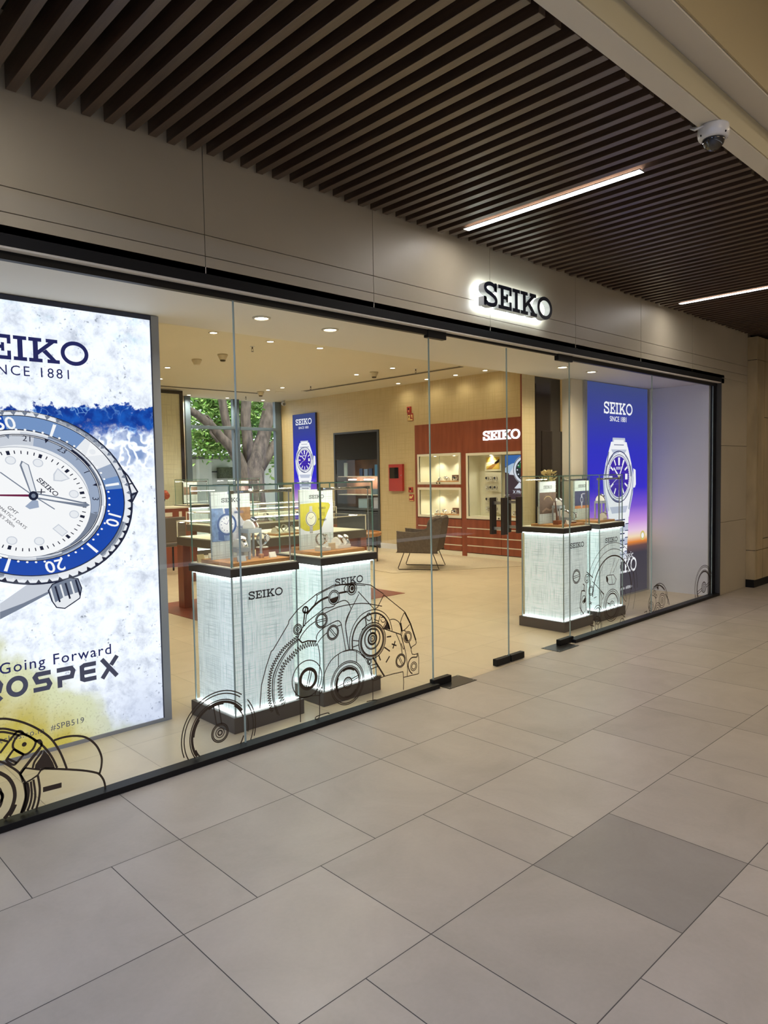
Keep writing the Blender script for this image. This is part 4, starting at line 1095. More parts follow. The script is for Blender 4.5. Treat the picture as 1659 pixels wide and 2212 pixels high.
backdrop(3.165, .60, .30, 1.036, 1.462, 'lettered board with a yellow watch picture inside the second case from the left', M2, draw2, header=.10, foot=.11)
block('wooden_tray', M['traywood'], 3.00, .385, 1.0125, 3.43, .72, 1.035, 'wooden tray on the bottom of the second case from the left', 'tray')
block('wooden_ledge', M['traywood'], 3.005, .622, TZ+.0015, 3.425, .70, 1.055, 'raised wooden ledge at the back of the second case', 'ledge')
block('cream_stand', M['creampad'], 3.06, .43, TZ+.0015, 3.15, .50, 1.060, 'low cream stand at the left of the second case', 'stand')
put(cuff, (3.09, .465, 1.0605), .5, 'rose silver bracelet watch on the cream stand in the second case', 1.35)
put(cuff_b, (3.132, .53, TZ+.0015), .3, 'taller silver watch behind the cream stand in the second case', 2.1) if False else None
block('cream_plaque', CM('cream_plaque', (205, 178, 130)), 3.15, .445, 1.0355, 3.205, .46, 1.085, 'small tan plaque beside the cream stand in the second case', 'plaque')
block('cream_stand', M['creampad'], 3.25, .47, TZ+.0015, 3.37, .56, 1.062, 'wide cream stand at the right of the second case', 'stand')
put(pill_g, (3.282, .515, 1.0625), .3, 'left of two cushion watches on the wide cream stand', 1.15)
put(pill, (3.335, .515, 1.0625), .3, 'right of two cushion watches on the wide cream stand', 1.15)
# P3
def draw3(A, w, z0, z1):
    zc = (z0+z1)/2
    A.ring(.0, zc, .085, .006, 1, 2, a0=.3, a1=2.6, seg=24, rv=.07)
    A.stroke([(-.1, z0+.02), (-.03, z0+.05), (.04, z0+.03), (.1, z0+.06)], .02, 2, 1)
M3 = [CM('card_dark_brown', (112, 92, 80), var=.3, scale=15), CM('card_gold_line', (190, 170, 110)), CM('card_brown_light', (150, 128, 110))]
backdrop(6.105, .60, .29, 1.036, 1.458, 'lettered board with a dark brown picture inside the case right of the doors', M3, draw3, header=.11, foot=.10)
block('wooden_tray', M['traywood'], 5.985, .36, 1.0125, 6.40, .72, 1.035, 'wooden tray on the bottom of the case right of the doors', 'tray')
block('wooden_block', CM('brown_block2', (150, 85, 50)), 6.01, .42, TZ+.0015, 6.07, .48, 1.075, 'brown block under the strap stand, case right of the doors', 'block')
t = thing('strap_stand', 'dark upright strap with a small pale watch leaning on its brown block', 'watch', (6.04, .45, 1.0755))
MB().prism([(-.012, -.004, 0), (.012, -.004, 0), (-.030, -.004, .20), (-.046, -.004, .20)], (0, .006, 0)).build('strap', M['leather'], t)
k = MB().lathe([(.020, 0), (.020, -.009)], (-.036, -.006, .205), 20, axis='Y'); k.build('case', M['strapsteel'], t)
MB().lathe([(.016, 0), (.016, -.0105)], (-.036, -.006, .205), 18, axis='Y').build('dial', M['dialw'], t)
riser(6.17, .52, .09, .09, 1.215, 'tall cream riser in the case right of the doors')
put(pill, (6.17, .52, 1.2175), .35, 'cushion watch on the tall riser, case right of the doors', 1.2)
riser(6.16, .43, .08, .08, 1.10, 'short cream riser in the case right of the doors')
put(pill_g, (6.16, .43, 1.1005), .35, 'gold watch on the short riser, case right of the doors', 1.2)
wedge(6.13, .375, TZ+.0015, .05, .045, 'tilted white price card in the case right of the doors', M['pricecard'], .1)
block('wooden_block', CM('brown_block3', (150, 85, 50)), 6.25, .40, TZ+.0015, 6.31, .46, 1.05, 'low brown block at the right of the case right of the doors', 'block')
put(cuff, (6.28, .43, 1.0505), .4, 'bracelet watch on the low brown block, case right of the doors', 1.35)
block('wooden_block', CM('brown_block4', (176, 118, 88)), 6.31, .55, TZ+.0015, 6.41, .66, 1.10, 'wide brown block at the back of the case right of the doors', 'block')
put(pill, (6.36, .60, 1.1005), .35, 'cushion watch on the wide brown block, case right of the doors', 1.25)
# P4
M4 = [ramp_emis('small_sunset', SUN, 0.1, .33, .0001), CM('card_silver2', (200, 205, 220)), CM('card_orange', (215, 140, 90)), CM('card_ink2', (235, 235, 240))]
M4[0] = CM('card_dusk_blue', (72, 78, 120), var=.3, scale=12)
def draw4(A, w, z0, z1):
    zc = (z0+z1)/2
    A.rect(-w/2, z0, w/2, z0+.03, 2, 1)
    A.disc(-.01, zc, .028, 1, 3, rv=.034); A.rect(-.022, zc-.085, .002, zc+.06, 1, 2); A.disc(-.01, zc, .020, 0, 4, rv=.024); A.logo(.03, z1-.03, .012, 3, 5, w=5)
backdrop(6.785, .62, .29, 1.036, 1.452, 'lettered board with a dusk-blue watch picture inside the rightmost case', M4, draw4, header=.11, foot=.12)
block('wooden_tray', M['traywood'], 6.68, .37, 1.0125, 7.03, .66, 1.035, 'wooden tray on the bottom of the rightmost case', 'tray')
riser(6.90, .47, .09, .09, 1.235, 'tall cream riser in the rightmost case')
put(pill_b, (6.90, .47, 1.2355), .35, 'dark cushion watch on the tall riser of the rightmost case', 1.25)
block('cream_stand', M['creampad'], 6.82, .39, TZ+.0015, 6.90, .44, 1.055, 'low cream stand in the rightmost case', 'stand')
put(pill_g, (6.86, .415, 1.0555), .35, 'gold watch on the low cream stand of the rightmost case', 1.15)
# price cards lying round the pads
for i, (x, y, l) in enumerate(((2.31, .745, 'tan card leaning at the back left corner of the leftmost case'), (2.40, .755, 'white card beside the tan card at the back of the leftmost case'), (2.70, .70, 'tan card at the back right of the leftmost case'))):
    wedge(x, y-.02, 1.0125, .05, .05, l, CM('tan_card', (200, 180, 130)) if i != 1 else M['pricecard'], 0)
# ---- fills for the far pedestals
def draw5(A, w, z0, z1): A.disc(0, (z0+z1)/2, .06, 1, 1)
backdrop(8.27, 9.60, .30, 1.036, 1.46, 'far lettered board with a pink picture in the case by the rear window', [CM('card_rose', (150, 120, 125)), CM('card_rose_light', (190, 170, 170))], draw5)
backdrop(7.05, 9.60, .30, 1.036, 1.46, 'far lettered board with a brown picture in the case at the rear left', [CM('card_brown', (120, 96, 80)), CM('card_brown_l', (150, 130, 110))], draw5)

# ================================================================== LINE DRAWINGS ON THE GLASS
DY = GY-.004
def G(px, py): q = at(px, py, 1, DY); return (q[0], q[2])
class Decal(Art):
    def z(s, ox, oy, k): s.ox, s.oy, s.k = ox, oy, k; return s
    def q(s, p): return G(s.ox+p[0]/s.k, s.oy+p[1]/s.k)
    def line(s, pts, w=.0065, sm=0, closed=False):
        P_ = [s.q(p) for p in pts]
        if sm: P_ = smooth_path(P_, sm, closed)
        s.stroke(P_, w, 0, 0, closed)
    def fill(s, pts, sm=0):
        P_ = [s.q(p) for p in pts]
        if sm: P_ = smooth_path(P_, sm, True)
        s.poly(P_, 0, 0)
    def circ(s, cx, cy, ry, w=.0065, a0=0, a1=2*PI, seg=56):
        c_ = s.q((cx, cy)); t_ = s.q((cx, cy-ry)); r = t_[1]-c_[1]
        s.ring(c_[0], c_[1], r+w/2, w, 0, 0, a0=a0, a1=a1, seg=seg)
    def dot(s, cx, cy, ry):
        c_ = s.q((cx, cy)); t_ = s.q((cx, cy-ry)); s.disc(c_[0], c_[1], t_[1]-c_[1], 0, 0, 24)
    def screw(s, cx, cy, ry, ang, w=.0065):
        s.circ(cx, cy, ry, w); s.circ(cx, cy, ry*.82, w*1.4)
        c_ = s.q((cx, cy)); r = (s.q((cx, cy-ry))[1]-c_[1])*.80; ca, sa = math.cos(ang), math.sin(ang)
        for d in (-.16*r, .16*r): s.stroke([(c_[0]-ca*r-sa*d, c_[1]-sa*r+ca*d), (c_[0]+ca*r-sa*d, c_[1]+sa*r+ca*d)], w*.8)
    def teeth(s, pts, amp, pitch, w=.0055):
        P_ = smooth_path([s.q(p) for p in pts], 14); L_ = [0]
        for a, b in zip(P_[:-1], P_[1:]): L_.append(L_[-1]+math.hypot(b[0]-a[0], b[1]-a[1]))
        out = []; n = int(L_[-1]/(pitch/6)); j = 0
        for i in range(n):
            l = L_[-1]*i/n
            while L_[j+1] < l: j += 1
            f = (l-L_[j])/(L_[j+1]-L_[j]+1e-9); a, b = P_[j], P_[j+1]; dx, dy = b[0]-a[0], b[1]-a[1]; d = math.hypot(dx, dy) or 1
            o = amp*math.sin(2*PI*l/pitch); out.append((a[0]+dx*f-dy/d*o, a[1]+dy*f+dx/d*o))
        s.stroke(out, w)
    def finish(s, name, parent, xmin=-9, xmax=99):
        s.p = [q for q in s.p if min(v for u, v in q[0]) > ZB+.001 and min(u for u, v in q[0]) > xmin and max(u for u, v in q[0]) < xmax]
        return s.build(name, M['decal'], (0, DY, 0), (1, 0, 0), (0, 0, 1), (0, -1, 0), parent)
# ---- movement drawing at the far left
D = Decal().z(0, 1530, 7.213); w = .010
for pts in ([(-900, 900), (-700, 480), (-350, 230), (0, 165), (200, 180), (400, 235), (600, 330), (780, 460), (900, 620), (980, 780), (1040, 940)],
            [(-300, 400), (0, 320), (200, 345), (400, 410), (600, 530), (720, 640), (820, 780), (890, 930)], [(-200, 420), (0, 370), (150, 385), (300, 420)],
            [(0, 700), (120, 540), (240, 390), (290, 355), (340, 365), (370, 400)], [(-100, 490), (0, 490), (120, 515)], [(215, 640), (120, 770), (105, 820), (200, 880), (260, 850), (370, 720)],
            [(560, 510), (620, 500), (650, 550), (630, 610)], [(510, 930), (540, 830), (620, 720), (655, 660)], [(-200, 800), (0, 830), (150, 900), (300, 1010), (360, 1150)],
            [(690, 940), (1000, 950), (1300, 970), (1480, 1000), (1550, 1030), (1610, 1110), (1636, 1200), (1640, 1280)], [(840, 500), (1000, 450), (1180, 430), (1350, 460), (1500, 580), (1580, 750), (1580, 900), (1550, 1020)],
            [(370, 1150), (400, 1350), (370, 1500), (300, 1700)], [(430, 1160), (450, 1300), (420, 1480), (340, 1680)], [(480, 1140), (495, 1350), (460, 1520), (380, 1690)], [(520, 1110), (550, 1350), (510, 1540), (440, 1670)], [(590, 1050), (620, 1250), (600, 1450), (540, 1640)],
            [(-80, 1230), (0, 1260), (35, 1400), (0, 1530), (-80, 1600)]): D.line(pts, w, 5)
D.line([(215, 520), (260, 450), (340, 405), (440, 430), (545, 500), (550, 560), (500, 650), (400, 720), (300, 690), (215, 630), (200, 580)], w, 3, True)
D.circ(378, 562, 18, w); D.line([(215, 635), (370, 720)], w); D.line([(120, 785), (260, 850)], w); D.line([(630, 610), (310, 1020)], w*1.4)
D.fill([(680, 650), (760, 730), (830, 850), (860, 935), (540, 945), (550, 880), (620, 780), (670, 700)])
D.line([(390, 930), (640, 960), (590, 1040), (490, 1110), (400, 1160), (320, 1030), (390, 930)], w*.8); D.line([(640, 960), (690, 940)], w)
D.line([(400, 1160), (415, 1350), (390, 1500), (310, 1700)], w*1.2, 5)
D.line([(670, 1270), (960, 1195)], w*2.4); D.line([(1230, 1350), (1190, 1440)], w*2.4)
D.line([(-100, 980), (0, 1010), (130, 1090), (210, 1220), (230, 1380), (180, 1560), (100, 1680), (0, 1790), (-90, 1840)], w*1.6, 6); D.line([(250, 1500), (180, 1640), (60, 1790)], w, 4)
D.circ(-60, 1400, 90, w*1.4)
D.finish('movement_drawing', wins[0], -1.1, 2.17)
# ---- gear straddling the first joint
D = Decal().z(0, 0, 1); w = .0065
c0 = (475.4, 1583)
for r, ww in ((90, w), (84, w), (71, w), (66, w*2.2)): D.circ(c0[0], c0[1], r, ww)
for a in range(20, 380, 60):
    D.circ(c0[0], c0[1], 62, w*1.2, math.radians(a), math.radians(a+34), 14)
for r, ww in ((20, w), (17, w), (10, w*.8), (5, w*1.2)): D.circ(c0[0], c0[1], r, ww)
D.line([(461, 1524), (468, 1566)], w); D.line([(472, 1522), (479, 1564)], w); D.line([(470, 1601), (467, 1655)], w); D.line([(480, 1600), (479, 1650)], w)
q1 = list(D.p); D.finish('gear_drawing', wins[0], -1.1, 2.172); D.p = q1; D.finish('gear_drawing', wins[1], 2.188, 3.78)
# ---- big movement on the second pane
D = Decal().z(560, 1230, 8.295); w = .0062
D.line([(85, 3040), (10, 2500), (40, 2074), (120, 1760), (215, 1470), (250, 1440), (520, 980), (535, 915), (690, 720), (1030, 440), (1330, 285), (1540, 262), (1800, 255), (1996, 282), (2228, 440)], w)
D.line([(1030, 470), (1180, 380), (1400, 290), (1640, 275), (1900, 290)], w*.8, 3)
D.line([(1030, 450), (1030, 540), (985, 640)], w, 4); D.line([(850, 800), (985, 650), (1110, 550), (1235, 495)], w*2.2, 4)
D.screw(827, 725, 62, 1.35, w*.9); D.line([(820, 740), (785, 1040)], w*1.5); D.line([(850, 800), (815, 1020)], w)
for r in (92, 68, 34): D.circ(690, 1075, r, w)
D.dot(690, 1075, 14)
D.screw(1115, 915, 135, 0.03, w); D.screw(1320, 1130, 132, -.85, w)
D.circ(1340, 500, 125, w); D.circ(1340, 500, 98, w); D.fill([(1265, 530), (1410, 480), (1412, 540), (1380, 590), (1330, 610), (1285, 585)])
D.circ(1570, 345, 62, w); D.circ(1660, 345, 110, w); D.circ(1660, 345, 70, w*2); D.dot(1665, 340, 40); D.line([(1430, 425), (1570, 398)], w*2)
D.line([(690, 1240), (770, 1050), (900, 910), (1040, 800), (1180, 690), (1240, 685), (1330, 660), (1380, 610), (1520, 555), (1600, 600), (1640, 700)], w, 4)
D.line([(720, 1275), (760, 1180), (880, 1030), (1010, 930)], w, 4); D.line([(690, 1240), (770, 1315), (870, 1280), (1030, 1285)], w*1.5)
D.line([(1025, 1260), (1030, 1190), (1100, 1090), (1250, 990), (1400, 920), (1460, 960), (1485, 1060), (1550, 1450)], w, 4); D.line([(1050, 1310), (1120, 1220), (1220, 1130)], w, 3); D.line([(1400, 1020), (1475, 990)], w)
D.line([(1170, 790), (1400, 680), (1659, 625), (1900, 610), (2200, 660)], w, 4); D.line([(1650, 700), (1555, 960), (1560, 1150), (1610, 1440)], w, 4)
D.line([(1040, 1320), (1080, 1500), (1085, 1720), (1050, 2070), (1000, 2250)], w, 4)
D.teeth([(690, 1200), (560, 1310), (430, 1430), (300, 1620), (220, 1800), (185, 2000), (180, 2300), (230, 2560)], .010, .0155)
D.teeth([(1030, 1330), (900, 1340), (780, 1385), (690, 1440), (600, 1540), (490, 1650), (420, 1760), (370, 1950), (370, 2150), (400, 2330), (470, 2420)], .016, .0185)
D.line([(690, 1255), (560, 1370), (450, 1510), (340, 1690), (260, 1890), (235, 2080), (250, 2350), (330, 2600)], w*1.2, 4); D.line([(700, 1275), (560, 1400), (460, 1540), (360, 1720), (290, 1900), (265, 2080), (275, 2350), (360, 2620)], w*.8, 4)
D.circ(860, 1960, 330, w); D.circ(880, 1960, 175, w*3.4); D.line([(840, 2140), (915, 1785)], w); D.line([(875, 2140), (950, 1790)], w)
D.z(640, 1380, 9.217)
for r, ww in ((430, w), (400, w), (335, w), (300, w*2), (105, w*1.6), (72, w*.8), (42, w*.8)): D.circ(1025, 875, r, ww)
D.dot(1025, 875, 16); D.circ(1025, 875, 275, w*1.6, .9, 2.0, 16); D.circ(1025, 875, 275, w*1.6, 2.6, 3.6, 16); D.circ(1025, 875, 275, w*1.6, 4.4, 5.6, 16)
D.line([(800, 965), (945, 890)], w); D.line([(820, 1030), (950, 965)], w); D.line([(1090, 805), (1225, 730)], w); D.line([(1100, 850), (1230, 770)], w)
D.line([(520, 1020), (520, 960), (560, 700), (680, 450), (830, 310), (980, 235), (1110, 215), (1240, 250), (1400, 400), (1480, 580), (1510, 800), (1530, 830)], w, 4)
D.line([(840, 310), (840, 560)], w); D.line([(1200, 240), (1200, 470)], w); D.line([(0, 1200), (80, 1180), (300, 1135), (480, 1125)], w)
for pts in ([(80, 1180), (85, 1659)], [(465, 1100), (465, 1540)], [(835, 1280), (835, 1540)], [(1190, 1200), (1190, 1440)], [(1525, 830), (1525, 1230)]): D.line(pts, w)
D.line([(460, 1540), (440, 1590), (385, 1600), (380, 1570), (430, 1535), (620, 1475), (660, 1495), (750, 1555)], w, 2); D.line([(370, 1620), (365, 1690)], w)
D.line([(1310, 1370), (1400, 1250), (1560, 1215), (1610, 1220), (1620, 1255)], w); D.fill([(1440, 1245), (1600, 1215), (1620, 1250), (1470, 1300)]); D.line([(510, 960), (465, 1040), (470, 1100), (510, 1050), (515, 970)], w, 2)
D.z(740, 1270, 8.85)
D.line([(560, 1700), (480, 1450), (380, 1300), (200, 1195), (0, 1225)], w*.6, 3)
D.line([(300, 70), (600, 400)], w); D.line([(310, 120), (240, 260), (150, 430), (60, 640), (75, 870), (120, 1170)], w, 3); D.line([(790, 130), (670, 370), (610, 410)], w)
D.line([(785, 130), (1185, 455), (1270, 610), (1390, 960), (1410, 1050), (1395, 1080), (1320, 1130), (1310, 1190), (1330, 1265), (1380, 1275), (1440, 1250), (1455, 1330), (1455, 1640), (1425, 1940)], w)
D.line([(1190, 470), (1300, 690), (1400, 1000)], w*2); D.line([(1425, 1260), (1420, 1320), (1330, 1330), (1270, 1400), (1255, 1500), (1290, 1600), (1335, 1640)], w*1.5, 3)
D.line([(140, 1180), (140, 950), (220, 700), (380, 500), (600, 415), (780, 470), (900, 620), (950, 820)], w, 4); D.line([(190, 1180), (190, 950), (270, 720), (420, 560), (610, 480), (760, 530), (860, 660), (905, 800)], w*1.8, 4)
D.line([(200, 1005), (310, 1015)], w); D.line([(200, 1130), (310, 1090)], w)
for r, ww in ((345, w*1.2), (315, w*.8), (285, w*2.2), (200, w*1.2), (180, w*.7), (105, w*2.4), (60, w*1.2), (38, w*.7)): D.circ(570, 1010 if r > 250 else 970, r, ww)
D.dot(565, 970, 16); D.line([(460, 520), (500, 480), (545, 520), (545, 600), (500, 625), (455, 590), (460, 520)], w, 2); D.dot(495, 550, 8); D.line([(430, 560), (450, 720), (370, 800)], w*1.5, 3); D.line([(560, 560), (570, 680)], w)
D.line([(735, 570), (790, 555), (820, 600), (800, 650), (750, 650), (730, 600)], w, 2); D.dot(772, 610, 8); D.fill([(840, 620), (895, 720), (910, 795), (780, 775), (830, 690)]); D.line([(830, 640), (760, 790)], w)
D.line([(600, 600), (700, 640)], w); D.line([(640, 500), (620, 660)], w); D.line([(720, 530), (680, 680)], w)
D.fill([(520, 790), (640, 790), (630, 860), (540, 860)]) if False else D.line([(520, 790), (640, 800), (620, 860), (540, 860), (520, 790)], w)
D.line([(780, 775), (1110, 890), (1140, 960)], w*1.2); D.line([(905, 610), (985, 600), (1080, 660), (1120, 800), (1110, 890)], w, 4)
D.line([(1180, 470), (1105, 660), (1140, 830), (1130, 950), (1200, 1210), (1240, 1500), (1235, 1690)], w, 3); D.line([(1020, 860), (1110, 1080), (1140, 1250)], w, 3); D.line([(1140, 950), (1180, 1160), (1160, 1170), (1120, 1060)], w)
D.line([(1110, 670), (1140, 830)], w*2); D.line([(1145, 825), (1210, 780), (1280, 700)], w, 3); D.line([(1160, 810), (1215, 830)], w)
for a, b in (((845, 938), (930, 926)), ((940, 1070), (1030, 1105)), ((1005, 1015), (962, 1160)), ((800, 1135), (905, 1210)), ((690, 1285), (725, 1385)), ((900, 1305), (830, 1425))): D.line([a, b], w*1.6)
D.circ(1245, 940, 105, w); D.circ(1245, 940, 80, w); D.fill([(1190, 905), (1215, 875), (1260, 1020), (1225, 1015), (1190, 970)]); D.line([(1270, 1040), (1310, 1160)], w*1.5)
D.screw(1110, 1390, 128, -1.05, w); D.circ(1360, 1500, 82, w); D.circ(1360, 1500, 52, w)
D.line([(580, 1330), (800, 1690)], w*2); D.line([(560, 1720), (580, 1770), (640, 1760), (800, 1690), (1110, 1612), (1160, 1640), (1165, 1950), (1115, 2060)], w, 2)
D.line([(1165, 1710), (1455, 1640)], w); D.line([(885, 1690), (885, 2120)], w); D.line([(1320, 1690), (1285, 1990)], w); D.line([(1185, 1720), (1145, 2030)], w*2.2)
D.circ(515, 1410, 52, w); D.circ(515, 1410, 30, w); D.line([(535, 1480), (660, 1450)], w); D.line([(545, 1550), (680, 1500)], w); D.line([(560, 1700), (545, 1550), (490, 1400)], w, 3)
D.teeth([(590, 1715), (660, 1700), (745, 1695)], .010, .013)
D.finish('movement_drawing', wins[1], 2.188, 3.778)
# ---- third pane
D = Decal().z(1220, 1100, 4.366); w = .0068
D.screw(110, 635, 66, .1, w)
D.circ(452, 800, 485, w*.8, 0.0, PI*1.12, 60); D.circ(452, 800, 425, w*.8, .0, PI*1.08, 60); D.circ(452, 800, 362, w*1.9, .0, PI*.98, 60); D.circ(470, 800, 405, w*.6, -.5, .6, 24)
for r, ww in ((150, w), (132, w), (112, w*1.8), (40, w), (22, w)): D.circ(445, 905, r, ww)
D.line([(405, 895), (425, 890)], w); D.line([(465, 905), (490, 925)], w); D.line([(400, 880), (430, 895)], w)
for c_, r in (((310, 985), 78), ((310, 985), 55), ((310, 985), 28), ((300, 1110), 95), ((300, 1110), 78), ((300, 1110), 30), ((210, 655), 40), ((210, 655), 20), ((247, 768), 44), ((247, 768), 32), ((180, 850), 34), ((540, 1070), 40)): D.circ(c_[0], c_[1], r, w)
D.fill([(195, 825), (200, 870), (185, 882), (168, 870)]); D.fill([(235, 1000), (240, 985), (300, 1050), (350, 1010), (355, 1050), (300, 1075), (245, 1050)]) if False else None
for a in range(6):
    t_ = a*PI/3+.2; D.line([(300+25*math.cos(t_), 1110+30*math.sin(t_)), (300+62*math.cos(t_), 1110+78*math.sin(t_))], w*1.3)
D.line([(205, 590), (265, 645)], w*1.3); D.line([(260, 680), (370, 800)], w); D.line([(172, 705), (185, 720), (180, 760), (190, 775), (160, 770), (150, 850), (145, 930), (180, 990)], w*1.5, 2)
D.line([(380, 480), (320, 640), (300, 720)], w*.7); D.line([(475, 460), (425, 620)], w*.7); D.line([(510, 470), (455, 600)], w*.7)
D.line([(390, 640), (400, 625), (460, 618), (485, 660), (470, 705), (420, 712), (395, 680), (390, 640)], w); D.fill([(390, 640), (400, 632), (410, 660), (405, 690), (395, 680)]); D.line([(440, 625), (450, 700)], w*.8)
D.line([(330, 770), (350, 830), (340, 930)], w); D.line([(340, 775), (370, 810), (355, 850)], w, 2)
D.line([(240, 868), (250, 900)], w); D.line([(230, 895), (255, 880)], w); D.line([(275, 838), (300, 825)], w)
D.line([(145, 1030), (185, 1190)], w*.8); D.line([(160, 880), (150, 1000), (190, 960)], w*.8, 2)
D.line([(530, 985), (570, 1020), (615, 1055)], w); D.line([(650, 600), (600, 900), (540, 1060)], w*.7)
D.line([(545, 730), (520, 750), (540, 810), (575, 870), (580, 830), (560, 760)], w*.8, 3)
D.finish('movement_drawing', wins[2], 5.645, 7.222)
# ---- fourth pane: small movement and gear
D = Decal().z(1220, 1100, 4.366); w = .0068
D.circ(885, 890, 190, w*1.1, -.15, PI+.35, 48); D.circ(885, 890, 170, w*.7, .1, PI+.2, 48)
for c_, r in (((918, 860), 68), ((918, 860), 50), ((918, 860), 26), ((918, 860), 10), ((815, 915), 45), ((815, 915), 28), ((875, 945), 64), ((875, 945), 42), ((875, 945), 20), ((848, 785), 18), ((862, 822), 16), ((880, 740), 16), ((825, 890), 78)): D.circ(c_[0], c_[1], r, w*.9, seg=24)
D.line([(840, 735), (875, 715), (910, 725), (940, 760)], w*2, 2); D.line([(950, 800), (975, 850), (985, 900)], w*1.6, 2); D.line([(960, 860), (930, 960)], w); D.line([(750, 975), (775, 960), (770, 990)], w)
D.fill([(865, 735), (880, 728), (885, 748), (870, 750)]); D.line([(815, 760), (815, 830)], w*1.5)
for r, ww in ((205, w), (190, w), (160, w*.9), (148, w*2.4), (48, w*1.6), (30, w), (12, w)): D.circ(1312, 735, r, ww, -.6, PI*1.28) if r > 100 else D.circ(1312, 735, r, ww)
D.line([(1250, 780), (1292, 745)], w); D.line([(1255, 800), (1294, 765)], w); D.line([(1332, 715), (1372, 680)], w); D.line([(1334, 735), (1374, 700)], w)
q1 = list(D.p); D.finish('movement_drawing', wins[3], 7.24, 8.812)
D.p = q1; D.p = [q for q in q1]; D.finish('movement_drawing', wins[2], 5.645, 7.222)

# ================================================================== SHOP INTERIOR
M['taupe'] = mat('taupe_laminate', (.115, .092, .075), .4)
M['redinlay'] = mat('red_floor_inlay', (.26, .060, .030), .4, var=.2, scale=8)
M['creampaint'] = mat('cream_lacquer', (.80, .76, .62), .4)
M['niche'] = mat('niche_cream', (.90, .87, .72), .6)
M['nichelight'] = emis('niche_lamp', (1, .93, .72), 10.0)
def floor_piece(x0, y0, x1, y1, m_, label, cat, h=.004):
    t = MB().box(x0, y0, .0005, x1, y1, h).build('floor_mat', m_); return tag(t, label, cat)
floor_piece(3.80, 3.06, 6.53, 4.80, M['redinlay'], 'dark red floor mat under the showcase table behind the left pedestals', 'floor mat')
# ---- showcase tables
def showcase(x0, y0, x1, y1, label, zs=.85, zg=1.045, leg=.10):
    t = thing('showcase_table', label, 'showcase', (x0, y0, 0))
    MB().box(x0, y0, zs-.095, x1, y1, zs).build('drawer_case', M['taupe'], t, bevel=.003, world=True)
    MB().box(x0+.02, y0+.02, zs+.0005, x1-.02, y1-.02, zs+.008).build('base_pad', M['creampad'], t, world=True)
    for sx, sy in ((0, 0), (1, 0), (0, 1), (1, 1)):
        lx = x0 if sx == 0 else x1-leg; ly = y0 if sy == 0 else y1-leg*1.4
        MB().box(lx, ly, 0, lx+leg, ly+leg*1.4, zs-.096).build('leg', M['redwood'], t, bevel=.003, world=True)
    MB().box(x0+leg+.001, y0+.06, zs-.24, x1-leg-.001, y0+.08, zs-.096).build('apron', M['redwood'], t, world=True)
    for i in range(3):
        xx = x0+(x1-x0)*(i+.5)/3
        MB().lathe([(.012, 0), (.012, -.006)], (xx, y0-.0005, zs-.05), 12, axis='Y').build('drawer_lock', M['strapgold'], t, world=True)
    g_ = MB(); a, b, c_, d = x0+.006, y0+.006, x1-.006, y1-.006
    for (p, q) in (((a, b), (c_, b)), ((c_, b), (c_, d)), ((c_, d), (a, d)), ((a, d), (a, b))):
        g_.add([(p[0], p[1], zs+.001), (q[0], q[1], zs+.001), (q[0], q[1], zg), (p[0], p[1], zg)], [(0, 1, 2, 3)])
    g_.add([(a, b, zg), (c_, b, zg), (c_, d, zg), (a, d, zg)], [(0, 1, 2, 3)]); g_.build('glass_case', M['glass2'], t, world=True)
    e = MB()
    for (xx, yy) in ((a, b), (c_, b), (c_, d), (a, d)): e.box(xx-.005, yy-.005, zs, xx+.005, yy+.005, zg-.012)
    e.box(a-.006, b-.006, zg-.012, c_+.006, b+.006, zg); e.box(a-.006, d-.006, zg-.012, c_+.006, d+.006, zg); e.box(a-.006, b+.006, zg-.012, a+.006, d-.006, zg); e.box(c_-.006, b+.006, zg-.012, c_+.006, d-.006, zg)
    e.build('case_frame', M['creampaint'], t, world=True)
    MB().box(a+.03, d-.03, zg-.024, c_-.03, d-.018, zg-.014).build('led_strip', M['tableled'], t, world=True)
    return t
showcase(4.05, 3.31, 6.10, 4.43, 'long glass-topped showcase table on red wood legs behind the two left pedestals')
showcase(5.20, 5.45, 7.40, 6.35, 'second glass-topped showcase table farther back in the shop')
showcase(7.10, 7.30, 8.90, 8.10, 'third glass-topped showcase table near the blue wall poster')
def tray_set(x, y, z, label, n=3, rz=0):
    t = thing('display_tray', 'wooden tray ' + label, 'tray', (x, y, z), rz)
    MB().box(-.19, -.11, 0, .19, .11, .020).build('board', M['traywood'], t, bevel=.002)
    MB().box(-.17, -.09, .0205, .17, .09, .030).build('pad', M['creampad'], t)
    return t
TR = [(4.40, 3.62, 'at the left end of the long showcase table'), (4.98, 3.55, 'in the middle of the long showcase table'), (5.50, 3.70, 'right of the middle in the long showcase table'), (4.65, 4.10, 'at the back of the long showcase table'), (5.70, 3.55, 'x')]
wi = 0
for i, (x, y, l) in enumerate(TR[:4]):
    tray_set(x, y, .8585, l)
    for k in range(3):
        put([pill, pill_g, cuff, pill_b][(i+k) % 4], (x-.12+.12*k, y, .8890), .3, ['left', 'middle', 'right'][k]+' watch on the wooden tray '+l, 1.25)
for i, (x, y, l) in enumerate(((5.6, 5.8, 'at the left in the second showcase table'), (6.3, 5.75, 'in the middle of the second showcase table'), (6.9, 5.8, 'at the right in the second showcase table'))):
    tray_set(x, y, .8585, l)
    for k in range(2): put([cuff_b, pill_g][k], (x-.08+.16*k, y, .8890), .3, ['left', 'right'][k]+' watch on the wooden tray '+l, 1.4)
